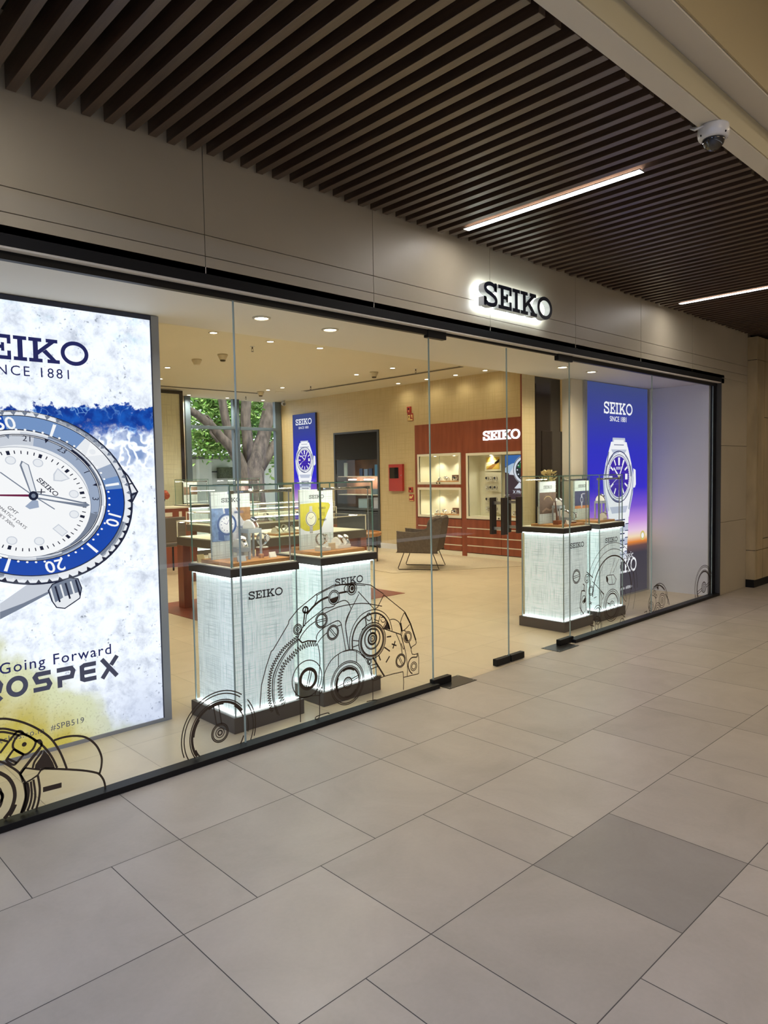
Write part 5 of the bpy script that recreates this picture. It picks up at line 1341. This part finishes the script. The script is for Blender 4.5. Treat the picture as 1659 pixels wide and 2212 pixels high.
# ---- reception counter, stool, flower piece
rc = thing('reception_counter', 'red wooden reception counter with cream inlays beside the big white poster', 'counter', (5.3, 8.0, 0))
MB().box(4.5, 8.0, 0, 6.14, 8.55, 1.02).build('body', M['redwood'], rc, world=True, bevel=.003)
MB().box(4.48, 7.98, 1.021, 6.16, 8.57, 1.045).build('worktop', M['creampaint'], rc, world=True)
for a in ((5.60, .885, 5.82, .955), (5.945, .50, 6.00, .965), (4.9, .3, 4.96, .9)):
    MB().box(a[0], 7.990, a[1], a[2], 7.9995, a[3]).build('inlay_strip', M['creampaint'], rc, world=True)
ik = thing('flower_piece', 'small round red flower ball on a dark stem standing on the reception counter', 'ornament', (5.74, 8.15, 1.0455))
MB().lathe([(.05, 0), (.05, .01)], seg=16).build('foot', M['creampaint'], ik); MB().tube([(0, 0, .01), (0, 0, .07), (.03, 0, .14)], .014).build('stem', M['blackmetal'], ik)
k = MB().sphere((.04, 0, .21), .075, 14, 10)
k.v = [(v[0]*(1+.1*random.uniform(-1, 1)), v[1], v[2]+.012*random.uniform(-1, 1)) for v in k.v]; k.build('flower_head', mat('red_petals', (.45, .09, .04), .7, var=.4, scale=40), ik)
def stool(x, y, rz, label):
    t = thing('visitor_chair', label, 'chair', (x, y, 0), rz)
    MB().box(-.22, -.21, .44, .22, .21, .50).build('seat', M['taupe'], t, bevel=.02)
    MB().box(-.22, -.24, .52, .22, -.19, .92).build('backrest', M['taupe'], t, bevel=.015)
    for sx in (-.19, .19):
        for sy in (-.19, .18): MB().box(sx-.011, sy-.011, 0, sx+.011, sy+.011, .439).build('leg', M['blackmetal'], t)
    for sx in (-.17, .17): MB().box(sx-.012, -.225, .501, sx+.012, -.205, .52).build('back_bracket', M['blackmetal'], t)
    return t
stool(5.42, 7.42, 0, 'taupe visitor chair in front of the red reception counter')
# ---- tall framed panel at the back left
pn = thing('wall_panel', 'tall pale linen wall panel with a black frame left of the rear window', 'wall panel', (6.4, 9.9, 0))
MB().box(5.2, 9.92, 0, 7.04, 9.97, 3.24).build('panel', woven('pale_linen_panel', (.62, .60, .42), (.48, .46, .32), .55, rough=.4, amount=.7), pn, world=True)
mb = MB(); mb.box(7.04, 9.90, 0, 7.11, 10.0, 3.31); mb.box(5.2, 9.90, 3.24, 7.04, 10.0, 3.31); mb.build('frame', M['darkbrown'], pn, world=True)

# ---- cabinet wall (built into the right wall)
FX = 10.20
def niche(t, ya, yb, z0, z1, name='showcase_window', knob_y=None, depth=.34):
    """ya<yb; cream-framed lit glass-fronted box"""
    fr_ = MB(); fw_ = .045
    fr_.box(FX-.012, ya, z0, FX+.02, yb, z0+fw_); fr_.box(FX-.012, ya, z1-fw_, FX+.02, yb, z1); fr_.box(FX-.012, ya, z0+fw_, FX+.02, ya+fw_, z1-fw_); fr_.box(FX-.012, yb-fw_, z0+fw_, FX+.02, yb, z1-fw_)
    o = fr_.build(name, M['creampaint'], t, world=True)
    b_ = MB(); x1 = FX+depth
    b_.add([(FX, ya+fw_, z0+fw_), (FX, yb-fw_, z0+fw_), (x1, yb-fw_, z0+fw_), (x1, ya+fw_, z0+fw_)], [(3, 2, 1, 0)])
    b_.add([(FX, ya+fw_, z1-fw_), (FX, yb-fw_, z1-fw_), (x1, yb-fw_, z1-fw_), (x1, ya+fw_, z1-fw_)], [(0, 1, 2, 3)])
    for yy in (ya+fw_, yb-fw_): b_.add([(FX, yy, z0+fw_), (x1, yy, z0+fw_), (x1, yy, z1-fw_), (FX, yy, z1-fw_)], [(0, 1, 2, 3)])
    b_.add([(x1, ya+fw_, z0+fw_), (x1, yb-fw_, z0+fw_), (x1, yb-fw_, z1-fw_), (x1, ya+fw_, z1-fw_)], [(0, 1, 2, 3)])
    b_.build('interior_lining', M['niche'], t, world=True)
    ym = (ya+yb)/2
    MB().add([(FX+.005, ya+fw_, z0+fw_), (FX+.005, yb-fw_, z0+fw_), (FX+.005, yb-fw_, z1-fw_), (FX+.005, ya+fw_, z1-fw_)], [(0, 1, 2, 3)]).build('glass_door', M['glass2'], t, world=True)
    for yy in (ym-.035, ym+.035): MB().box(FX-.03, yy-.012, z0+.012, FX-.013, yy+.012, z0+.040).build('door_knob', M['bronze'], t, world=True, bevel=.002)
    MB().box(FX+.02, ym-.003, z0+fw_, FX+.026, ym+.003, z1-fw_).build('door_edge', M['gedge'], t, world=True)
    for yy in (ya+(yb-ya)*.28, ya+(yb-ya)*.72):
        MB().lathe([(.022, 0), (.022, -.004)], (FX+.17, yy, z1-fw_-.001), 14).build('niche_lamp', M['nichelight'], t, world=True)
        lamp('SPOT', 'niche_spot', (FX+.17, yy, z1-fw_-.012), 10.0, (1, .90, .66), shadow_soft_size=.02, spot_size=math.radians(120), spot_blend=.6)
def cabinet(ya, yb, label, name='display_cabinet'):
    t = thing(name, label, 'cabinet', (FX, (ya+yb)/2, 0))
    return t
# left unit
c1 = cabinet(5.12, 6.36, 'red wooden wall cabinet with two small lit windows behind the armchair')
mb = MB(); mb.box(FX, 5.12, .0, FX+.45, 5.17, 2.50); mb.box(FX, 6.31, 0, FX+.45, 6.36, 2.50)
mb.box(FX, 5.17, 1.93, FX+.45, 6.31, 2.50); mb.box(FX, 5.17, 1.275, FX+.45, 6.31, 1.335); mb.box(FX+.02, 5.17, .08, FX+.45, 6.31, .69); mb.box(FX+.38, 5.17, .69, FX+.45, 6.31, 1.93)
mb.build('carcass', M['redwood'], c1, world=True)
niche(c1, 5.18, 6.29, 1.335, 1.925); niche(c1, 5.18, 6.29, .70, 1.275)
def drawers(t, ya, yb, zs, cols=1):
    for k in range(len(zs)-1):
        for c_ in range(cols):
            a = ya+(yb-ya)*c_/cols; b = ya+(yb-ya)*(c_+1)/cols
            d = MB().box(FX-.004, a+.004, zs[k]+.010, FX+.0195, b-.004, zs[k+1]-.010).build('drawer', M['redwood'], t, world=True, bevel=.002)
        MB().box(FX-.002, ya+.01, zs[k+1]-.008, FX+.0195, yb-.01, zs[k+1]+.008).build('pull_strip', M['creampaint'], t, world=True) if k < len(zs)-2 else None
drawers(c1, 5.17, 6.31, [.08, .19, .345, .525, .69])
MB().box(FX+.006, 5.17, .0, FX+.03, 6.31, .079).build('plinth', M['creampaint'], c1, world=True)
# right unit
c2 = cabinet(3.42, 5.12, 'wide red wooden wall cabinet with one large lit window, right of the armchair')
mb = MB(); mb.box(FX, 3.42, .0, FX+.45, 3.47, 2.50); mb.box(FX, 5.055, 0, FX+.45, 5.119, 2.50)
mb.box(FX, 3.47, 1.91, FX+.45, 5.055, 2.50); mb.box(FX+.02, 3.47, .08, FX+.45, 5.055, .69); mb.box(FX+.38, 3.47, .69, FX+.45, 5.055, 1.91)
mb.build('carcass', M['redwood'], c2, world=True)
niche(c2, 3.48, 5.05, .70, 1.908)
drawers(c2, 3.47, 5.055, [.06, .20, .36, .52, .69], 2)
MB().box(FX+.006, 3.47, .0, FX+.03, 5.055, .059).build('plinth', M['creampaint'], c2, world=True)
# contents
def board(x, y0, z0, y1, z1, mats_, draw, label, cat='picture'):
    t = thing('picture_board', label, cat, (x, (y0+y1)/2, z0))
    MB().box(x, y0, z0, x+.015, y1, z1).build('board', M['creampaint'], t, world=True)
    A = Art(); draw(A, -y1, -y0, z0, z1); A.build('picture', mats_, (x-.0012, 0, 0), (0, -1, 0), (0, 0, 1), (-1, 0, 0), t, eps=.0006)
    return t
def dg(A, a, b, z0, z1):
    m_ = .03; a += m_; b -= m_; z0 += m_; z1 -= m_; A.rect(a, z0, b, z1, 0, 0)
    A.poly([(a, z0+.05), (b, z1-.10), (b, z1-.04), (a, z0+.12)], 1, 1); A.poly([(a, z0), (a+.12, z0), (b, z0+.14), (b, z0+.19)], 2, 1); c_ = ((a+b)/2, z1-.09)
    A.disc(c_[0], c_[1], .045, 1, 2); A.ring(c_[0], c_[1], .045, .005, 2, 3)
board(FX+.20, 4.41, 1.575, 4.77, 1.855, [CM('gold_print', (222, 190, 90)), CM('gold_print_light', (250, 240, 200)), CM('gold_print_dark', (170, 120, 60))], dg, 'gold-toned watch picture at the top left of the large cabinet window')
def hang_board(z0, z1, label, prefix):
    t = thing('hanging_board', label, 'display board', (FX+.20, 4.59, z0))
    MB().box(FX+.20, 4.41, z0, FX+.215, 4.77, z1).build('board', M['creampaint'], t, world=True, bevel=.002)
    for r_ in range(2):
        for c_ in range(3):
            z = z0+(z1-z0)*(.72 if r_ == 0 else .26); y = 4.59+.095*(1-c_)
            put([cuff_b, cuff, cuff_b][(r_+c_) % 3], (FX+.163, y, z-.06), -PI/2, f'{["left", "middle", "right"][c_]} watch of the {["upper", "lower"][r_]} row on the {prefix} cream board', 1.25)
hang_board(1.185, 1.548, 'upper cream board with six watches in the large cabinet window', 'upper')
hang_board(.800, 1.168, 'lower cream board with six watches in the large cabinet window', 'lower')
def dp(A, a, b, z0, z1):
    A.rect(a, z0, b, z1, 0, 0); A.rect(a, z1-.20, b, z1, 1, 1); A.poly(smooth_path([(a, z1-.22), (a+.2, z1-.14), (a+.35, z1-.26), (b, z1-.16), (b, z1-.34), (a+.3, z1-.36), (a, z1-.30)], 4), 2, 2)
    c_ = (a+.42, (z0+z1)/2+.13)
    A.poly([(c_[0]-.34, c_[1]-.08), (c_[0]-.14, c_[1]+.20), (c_[0]-.12, c_[1]-.10)], 3, 3); A.poly([(c_[0]-.22, c_[1]-.32), (c_[0]+.24, c_[1]-.32), (c_[0]+.10, c_[1]-.2), (c_[0]-.10, c_[1]-.2)], 3, 3)
    A.disc(c_[0], c_[1], .25, 3, 4, 48); A.ring(c_[0], c_[1], .245, .012, 4, 5); A.disc(c_[0], c_[1], .19, 4, 6, 40)
    A.poly([(c_[0]-.16, c_[1]+.05), (c_[0]-.02, c_[1]+.01), (c_[0]-.08, c_[1]+.16)], 5, 7)
    for th in range(0, 360, 30): x_, z_ = pol(.155, th); A.disc(c_[0]+x_, c_[1]+z_, .014, 3, 7, 10)
    A.stroke([c_, (c_[0]-.06, c_[1]+.10)], .018, 3, 8); A.stroke([c_, (c_[0]+.11, c_[1]-.03)], .016, 3, 8)
    A.text('New release', .045, a+.32, z0+.20, 3, 8); A.text('X PROSPEX', .075, a+.36, z0+.13, 3, 8, bold=.02)
pb = thing('lit_picture', 'glowing dark blue diver watch picture at the right of the large cabinet window', 'picture', (FX+.12, 3.9, 1.07))
MB().box(FX+.12, 3.50, 1.06, FX+.15, 4.26, 1.85).build('frame', M['blackmetal'], pb, world=True)
A = Art(); dp(A, -4.255, -3.505, 1.065, 1.845)
A.build('printed_panel', [E_('p_brown', (70, 55, 62), .9), E_('p_sea', (60, 110, 180), .9), E_('p_foam', (180, 205, 230), .9), E_('p_white', (225, 228, 240), .95), E_('p_dark', (45, 52, 58), .8), E_('p_green', (40, 120, 70), .8)], (FX+.1195, 0, 0), (0, -1, 0), (0, 0, 1), (-1, 0, 0), pb, eps=.0005)
def shelf_group(y0, y1, z, where, n=6):
    t = thing('display_tray', 'wooden tray with leather blocks ' + where, 'tray', (FX+.16, (y0+y1)/2, z))
    MB().box(FX+.06, y0, z, FX+.28, y1, z+.018).build('board', M['traywood'], t, world=True, bevel=.002)
    for i in range(n):
        y = y1-.05-(y1-y0-.10)*i/(n-1); o_ = ['first', 'second', 'third', 'fourth', 'fifth', 'sixth', 'seventh'][i]
        put([pill, cuff, pill_g, pill_b, cuff_b][i % 5], (FX+.11+(.06 if i % 2 else 0), y, z+.0185), -PI/2, f'{o_} watch from the left on the tray {where}', 1.25)
    b = MB().box(FX+.22, y0+.08, z+.0185, FX+.26, y0+.34, z+.13).build('name_block', M['leather']); tag(b, 'dark name block behind the watches ' + where, 'name block')
shelf_group(5.25, 5.85, 1.381, 'in the upper small cabinet window', 6)
shelf_group(5.25, 5.92, .746, 'in the lower small cabinet window', 6)
shelf_group(3.6, 4.25, .746, 'under the glowing picture', 6)
# illuminated letters
M['letterlit'] = emis('lit_letters', (.92, .95, 1.0), 1.8)
ws = thing('wall_sign', 'small white glowing slab-serif letters on the red wooden cabinet', 'sign', (FX, 4.24, 2.12))
A = Art(); A.logo(-4.236, 2.208, .165, 0, 0, w=4.9)
A.build('lettering', M['letterlit'], (FX-.03, 0, 0), (0, -1, 0), (0, 0, 1), (-1, 0, 0), ws, extrude=.028)
# fire cabinet and signs
M['firered'] = mat('fire_red', (.42, .035, .03), .35)
fc = thing('fire_hose_box', 'red fire cabinet with a small window on the linen wall', 'fire cabinet', (RW, 6.88, 1.2))
MB().box(RW-.06, 6.685, 1.20, RW-.0005, 7.078, 1.745).build('box', M['firered'], fc, world=True, bevel=.003)
MB().box(RW-.064, 6.79, 1.46, RW-.0605, 7.045, 1.68).build('window', M['blackglass'], fc, world=True)
MB().lathe([(.010, 0), (.010, -.012)], (RW-.061, 6.71, 1.52), 10, axis='X').build('latch', M['alu'], fc, world=True)
M['signyellow'] = mat('sign_yellow', (.80, .62, .25), .5)
def firesign(y0, z0, y1, z1, label, kind):
    t = thing('fire_sign', label, 'sign', (RW, (y0+y1)/2, z0))
    MB().box(RW-.012 if kind else RW-.03, y0, z0, RW-.0005, y1, z1).build('plate', M['firered'], t, world=True, bevel=.001)
    A = Art(); yc, zc = -(y0+y1)/2, (z0+z1)/2
    if kind == 1:
        A.rect(-y1+.006, z0+.006, -y0-.006, z0+.035, 0, 1); A.rect(-y1+.008, zc-.035, yc, zc+.045, 0, 1); A.disc(yc-.035, zc+.005, .014, 1, 2, 12); A.poly([(yc+.02, zc+.045), (-y0-.01, zc+.045), (-y0-.01, zc-.03), (yc+.035, zc-.01)], 0, 1)
    elif kind == 2:
        A.disc(yc-.03, zc+.01, .028, 0, 1, 12); A.poly([(yc, zc-.02), (yc+.05, zc+.05), (yc+.02, zc+.05), (yc-.01, zc+.01)], 0, 1); A.rect(-y1+.01, z0+.006, -y0-.01, z0+.02, 0, 1)
    else:
        A.rect(yc-.025, zc+.0, yc+.02, zc+.035, 1, 1); A.disc(yc, zc-.025, .014, 0, 1, 12)
    A.build('symbol', [M['signyellow'], M['blackmetal']], (RW-(.0125 if kind else .0305), 0, 0), (0, -1, 0), (0, 0, 1), (-1, 0, 0), t, eps=.0004)
firesign(6.455, 2.755, 6.555, 2.88, 'small dark red alarm sounder on the linen wall, high above the armchair', 0)
firesign(6.41, 2.598, 6.557, 2.748, 'red and yellow pictogram plate under the high alarm sounder', 1)
firesign(6.44, 1.175, 6.545, 1.28, 'small red call point beside the cabinet, right of the fire cabinet', 0)
firesign(6.415, .998, 6.545, 1.135, 'red pictogram plate under the call point', 2)
# dark wall unit with roller shutter
du = thing('wall_display_unit', 'dark louvred wall unit with a glazed display on the linen wall', 'display unit', (RW, 8.14, 0))
M['louvre'] = mat('charcoal_louvre', (.040, .042, .048), .4)
mb = MB(); ya, yb = 7.405, 8.875
mb.box(RW-.02, ya, 0, RW+.40, ya+.05, 2.48); mb.box(RW-.02, yb-.05, 0, RW+.40, yb, 2.48); mb.box(RW-.02, ya+.05, 2.44, RW+.4, yb-.05, 2.48); mb.box(RW+.36, ya+.05, 0, RW+.4, yb-.05, 2.44); mb.box(RW-.02, ya+.05, .78, RW+.36, yb-.05, .82)
mb.build('carcass', M['louvre'], du, world=True)
mb = MB(); z = 1.88
while z < 2.43: mb.prism([(RW-.015, ya+.051, z), (RW+.01, ya+.051, z+.020), (RW+.012, ya+.051, z+.024), (RW-.012, ya+.051, z+.004)], (0, yb-ya-.102, 0)); z += .022
mb.build('shutter', M['louvre'], du, world=True)
mb = MB(); z = .04
while z < .76: mb.prism([(RW-.015, ya+.051, z), (RW+.01, ya+.051, z+.025), (RW+.012, ya+.051, z+.030), (RW-.012, ya+.051, z+.005)], (0, yb-ya-.102, 0)); z += .03
mb.build('lower_louvre', M['louvre'], du, world=True)
MB().box(RW+.30, ya+.055, .83, RW+.35, yb-.055, 1.87).build('back_panel', mat('brown_back', (.28, .13, .07), .5, var=.4, scale=3), du, world=True)
MB().add([(RW, ya+.05, .82), (RW, yb-.05, .82), (RW, yb-.05, 1.87), (RW, ya+.05, 1.87)], [(0, 1, 2, 3)]).build('glass_front', glassm('display_glass', (.9, .92, .95), .9), du, world=True)
for z in (1.10, 1.50): MB().box(RW+.05, ya+.055, z, RW+.299, yb-.055, z+.015).build('shelf', M['creampaint'], du, world=True)
mb = MB(); mb.box(RW+.10, ya+.3, 1.43, RW+.11, ya+.6, 1.445); mb.box(RW+.10, yb-.6, 1.43, RW+.11, yb-.35, 1.445); mb.build('shelf_led', M['caseled'], du, world=True)
for i, (y, z, w_, h_, c_) in enumerate(((7.55, 1.516, .16, .24, (70, 140, 190)), (7.80, 1.516, .10, .16, (40, 70, 120)), (7.94, 1.516, .11, .15, (120, 150, 190)), (8.10, 1.516, .10, .16, (50, 80, 130)), (8.62, 1.516, .10, .30, (190, 210, 210)), (7.60, 1.116, .22, .12, (90, 110, 120)), (7.95, .821, .30, .20, (180, 205, 215)), (7.60, .821, .16, .24, (215, 215, 220)))):
    o = MB().box(RW+.14, y, z, RW+.17, y+w_, z+h_).build('display_card', CM('card_c%d' % i, c_)); tag(o, ['tall pale blue card at the right end, upper shelf of the dark wall unit', 'dark blue small card, upper shelf of the dark wall unit, right one', 'light blue card between two dark ones, upper shelf of the dark unit', 'dark blue small card, upper shelf of the dark wall unit, left one', 'tall white card at the left end, upper shelf of the dark unit', 'grey card on the middle shelf of the dark wall unit', 'wide pale card at the bottom of the dark wall unit', 'white card at the bottom right of the dark wall unit'][i], 'card')
# ---- armchair
F_ = Vector((-.526, .85, 0)).normalized(); ang = math.atan2(F_.y, F_.x)-PI/2      # local +Y = forward
ch = thing('armchair', 'taupe upholstered armchair on thin bronze sled legs in the middle of the shop', 'armchair', (8.46, 4.56, .007), ang)
M['uphol'] = mat('taupe_upholstery', (.13, .10, .078), .85, var=.25, scale=30, bump=.3)
def side_profile(x0, x1):
    pts = [(.34, .31), (.345, .60), (.32, .625), (.02, .605), (-.14, .68), (-.30, .80), (-.37, .80), (-.385, .72), (-.30, .31), (-.28, .285), (.32, .285)]
    pts = smooth_path(pts, 3, True)
    return MB().prism([(x0, a, b) for a, b in pts], (x1-x0, 0, 0))
side_profile(-.345, -.285).build('armrest', M['uphol'], ch, bevel=.012); side_profile(.285, .345).build('armrest', M['uphol'], ch, bevel=.012)
MB().prism([(-.284, -.385, .72), (-.284, -.30, .29), (-.284, -.22, .29), (-.284, -.315, .84), (-.284, -.36, .86), (-.284, -.40, .83)], (.568, 0, 0)).build('backrest', M['uphol'], ch, bevel=.02)
MB().box(-.283, -.20, .29, .283, .33, .44).build('seat', M['uphol'], ch, bevel=.03)
cu = MB().prism([(-.22, -.23, .44), (-.22, -.30, .83), (-.22, -.22, .86), (-.22, -.13, .78), (-.22, -.10, .55)], (.44, 0, 0)).build('back_cushion', M['uphol'], ch, bevel=.04)
for s in (-1, 1):
    MB().tube([(s*.27, .24, .286), (s*.29, .34, .03), (s*.29, .33, .008), (s*.29, .30, .008), (s*.29, -.30, .008), (s*.29, -.33, .012), (s*.27, -.22, .286)], .007, 8).build('sled_leg', M['bronze'], ch, smooth=True)
fr2 = MB().prism([(7.72, 4.50, .0006), (10.05, 3.2, .0006), (10.1, 6.3, .0006), (8.0, 7.4, .0006)], (0, 0, .006)).build('area_rug', mat('pale_rug', (.60, .50, .35), .9, var=.15, scale=60)); tag(fr2, 'pale beige rug under the armchair', 'rug')
# side table
st = thing('side_table', 'round wood-topped side table with square metal frame left of the armchair', 'side table', (8.28, 6.10, .007))
MB().lathe([(.50, .455), (.52, .465), (.53, .50), (.53, .52), (.50, .52), (.50, .492), (.001, .492)], seg=40, cap=False).build('tray_top', M['traywood'], st, smooth=False)
MB().lathe([(.50, .455), (.0005, .455)], seg=40, cap=False).build('tray_underside', M['traywood'], st)
for a in (.55, .55+PI/2):
    ca, sa = math.cos(a), math.sin(a); r = .46; mb = MB()
    for s in (-1, 1): mb.tube([(s*r*ca, s*r*sa, .454), (s*r*ca, s*r*sa, .01)], .018, 4)
    if a < 1: mb.tube([(-r*ca, -r*sa, .014), (r*ca, r*sa, .014)], .012, 4)
    mb.build('leg_frame', M['bronze'], st)
fl_ = thing('flower_vase', 'pale yellow flowers in a vase behind the case right of the doors', 'flowers', (6.527, .90, 0))
MB().box(-.066, -.066, 0, .066, .066, 1.18).build('stand', M['creampaint'], fl_, bevel=.004)
MB().lathe([(.04, 1.181), (.055, 1.21), (.05, 1.28), (.035, 1.31), (.04, 1.33)], seg=20).build('vase', M['creampaint'], fl_, smooth=True)
mb = MB()
for i in range(150):
    a, r, h = random.uniform(0, 2*PI), random.uniform(0, .13), random.uniform(1.30, 1.56)
    cx, cy = r*math.cos(a), r*math.sin(a)*.35-.03
    for k in range(4):
        b = random.uniform(0, 2*PI); s = random.uniform(.016, .03); n1 = Vector((math.cos(b), math.sin(b), random.uniform(-.4, .8))); n2 = n1.cross(Vector((.3, .2, 1))).normalized()
        c_ = Vector((cx, cy, h)); mb.add([c_, c_+n1*s+n2*s*.5, c_+n1*s*1.7, c_+n1*s-n2*s*.5], [(0, 1, 2, 3)])
mb.build('blossoms', mat('yellow_petals', (.90, .78, .42), .7), fl_)
mb = MB()
for i in range(16):
    a = random.uniform(0, 2*PI); mb.tube([(0, 0, 1.25), (.05*math.cos(a), .04*math.sin(a), 1.38), (.11*math.cos(a), .03*math.sin(a)-.02, 1.50)], .003, 4)
mb.build('stems', mat('green_stem', (.12, .20, .06), .7), fl_)

# ================================================================== REAR WINDOW AND OUTDOORS
M['bluealu'] = mat('blue_grey_aluminium', (.11, .155, .20), .45, metal=.1)
wn = thing('window_5', None, None, (8.94, 10.9, .25)); wn['kind'] = 'structure'
mb = MB()
for a, b in ((7.665, 7.79), (8.865, 9.03), (10.03, 10.20)): mb.box(a, 10.84, .25, b, 10.94, CZ-.001)
mb.box(7.79, 10.82, 2.63, 8.865, 10.94, 2.70); mb.box(9.03, 10.82, 2.63, 10.03, 10.94, 2.70); mb.box(7.79, 10.84, .25, 8.865, 10.94, .32); mb.box(9.03, 10.84, .25, 10.03, 10.94, .32)
mb.build('window_frame', M['bluealu'], wn, world=True, bevel=.003)
mb = MB(); mb.add([(7.79, 10.90, .32), (8.865, 10.90, .32), (8.865, 10.90, CZ), (7.79, 10.90, CZ)], [(0, 1, 2, 3)]); mb.add([(9.03, 10.90, .32), (10.03, 10.90, .32), (10.03, 10.90, CZ), (9.03, 10.90, CZ)], [(0, 1, 2, 3)])
mb.build('glass_pane', M['glass2'], wn, world=True)
struct(MB().box(-4, 11.06, -.05, 30, 30, 0).build('ground', mat('paving', (.32, .30, .27), .9, var=.2, scale=2)))
bpy.data.objects['ground'].name = 'floor'
# compound wall
zt = at(420, 992, 1, 17.0)[2]
M['render'] = mat('white_render', (.62, .64, .60), .9, var=.1, scale=3)
cwall = thing('boundary_wall', 'white garden boundary wall with dark coping seen through the rear window', 'wall', (14, 17, 0))
MB().box(4, 17.0, 0, 26, 17.2, zt).build('wall_face', M['render'], cwall, world=True)
MB().box(4, 16.95, zt, 26, 17.25, zt+.14).build('coping', mat('coping', (.12, .13, .12), .8), cwall, world=True)
for px in (440, 545): x = at(px, 1000, 1, 16.9)[0]; MB().box(x-.22, 16.8, 0, x+.22, 16.999, zt-.001).build('pier', M['render'], cwall, world=True)
pl_ = thing('hanging_planter', 'dark square planter of small leaves hanging on the white boundary wall', 'planter', tuple(at(488, 1020, 1, 16.85)))
MB().box(-.26, -.12, -.20, .26, .12, .16).build('box', mat('planter_green', (.10, .12, .07), .9, var=.6, scale=30), pl_)
MB().box(-.5, .10, .0, .5, .14, .03).build('bracket', M['blackmetal'], pl_)
# tree
TY = 14.0
bark = mat('bark', (.15, .12, .10), .95, col2=(.055, .045, .038), scale=9, stretch=(1, 1, .35), bump=1)
tr = thing('tree', 'large many-limbed tree outside the rear window', 'tree', tuple(at(545, 1100, 1, TY)))
tr.location.z = 0
def tp(px, py, y=TY): return tuple(at(px, py, 1, y))
mb = MB()
b0 = at(545, 1100, 1, TY)
mb.tube([(b0[0], TY, -.1), tp(545, 1060), tp(548, 1020), tp(556, 985), tp(570, 940), tp(580, 890), tp(590, 840), tp(600, 780)], [0.476, 0.347, 0.308, 0.258, 0.202, 0.190, 0.185, 0.168], 14)
mb.tube([tp(535, 1060), tp(525, 1020), tp(512, 985), tp(498, 965), tp(478, 945), tp(455, 918), tp(425, 895), tp(395, 878), tp(370, 850)], [0.252, 0.202, 0.168, 0.146, 0.123, 0.118, 0.106, 0.095, 0.078], 12)
mb.tube([tp(520, 1010, 14.2), tp(500, 965, 14.2), tp(492, 930, 14.2), tp(484, 890, 14.2), tp(478, 850, 14.2), tp(470, 800, 14.2)], [0.168, 0.134, 0.123, 0.118, 0.112, 0.101], 12)
mb.tube([tp(540, 1000, 14.1), tp(535, 950, 14.1), tp(530, 905, 14.1), tp(532, 870, 14.1), tp(528, 800, 14.1)], [0.190, 0.157, 0.146, 0.146, 0.134], 12)
mb.tube([tp(560, 1010, 13.9), tp(590, 965, 13.9), tp(615, 930, 13.9), tp(640, 880, 13.9)], [0.190, 0.134, 0.112, 0.101], 10)
mb.tube([tp(470, 955), tp(455, 935), tp(458, 910), tp(448, 898), tp(430, 900)], [0.039, 0.034, 0.034, 0.028, 0.017], 8)
mb.build('trunk', bark, tr, world=True, smooth=True)
def foliage(parent, name, boxes, n, s0, s1, m_, seed):
    rnd = random.Random(seed); mb = MB()
    for i in range(n):
        bx = rnd.choice(boxes)
        c_ = Vector((rnd.gauss(bx[0], bx[3]), rnd.gauss(bx[1], bx[4]), rnd.gauss(bx[2], bx[5])))
        a = Vector((rnd.uniform(-1, 1), rnd.uniform(-1, 1), rnd.uniform(-.8, .4))).normalized(); b = a.cross(Vector((rnd.uniform(-1, 1), rnd.uniform(-1, 1), 1))).normalized(); s = rnd.uniform(s0, s1)
        mb.add([c_, c_+a*s*.5+b*s*.28, c_+a*s, c_+a*s*.5-b*s*.28], [(0, 1, 2, 3)], rnd.randrange(2))
    o = mb.build(name, m_, parent, world=True); return o
LG = [mat('leaf_green', (.16, .34, .07), .6), mat('leaf_light', (.34, .52, .16), .6)]
bx = []
rnd = random.Random(3)
for i in range(70):
    px, py = rnd.uniform(385, 625), rnd.uniform(800, 985)
    if 425 < px < 560 and py > 965: continue
    if px > 500 and px < 545 and py > 930: continue
    y = rnd.uniform(14.9, 16.2); q = at(px, py, 1, y); bx.append((q[0], y, q[2], .30, .25, .22))
foliage(tr, 'foliage', bx, 15000, .12, .22, LG, 5)

# ---- repeats carry a common group phrase
GR_ = {'downlight': 'round recessed downlights in the shop ceilings', 'linear_lamp': 'linear lamps between the ceiling slats', 'watch': 'watches on display in the shop', 'display_pedestal': 'glowing display pedestals', 'smoke_detector': 'smoke detectors in the shop ceiling',
       'sprinkler': 'pendent sprinklers in the shop ceiling', 'showcase_table': 'glass-topped showcase tables', 'display_tray': 'wooden display trays', 'wooden_tray': 'wooden trays in the display cases', 'display_riser': 'acrylic risers in the display cases',
       'backdrop_board': 'lettered boards inside the display cases', 'price_card': 'price cards in the display cases', 'wooden_block': 'wooden blocks in the display cases', 'cream_stand': 'cream stands in the display cases', 'display_card': 'cards in the dark wall unit',
       'poster_light_box': 'glowing watch posters', 'fire_sign': 'fire signs on the linen wall', 'display_cabinet': 'red wooden wall cabinets', 'hanging_board': 'watch boards in the large cabinet window', 'linear_diffuser': 'linear air slots in the shop ceiling', 'name_block': 'dark name blocks in the wall cabinets'}
for o in bpy.context.scene.objects:
    if o.parent is None and o.get('kind') is None and 'group' not in o:
        k = o.name.split('.')[0]
        if k in GR_ and len([1 for q in bpy.context.scene.objects if q.parent is None and q.name.split('.')[0] == k]) > 1: o['group'] = GR_[k]
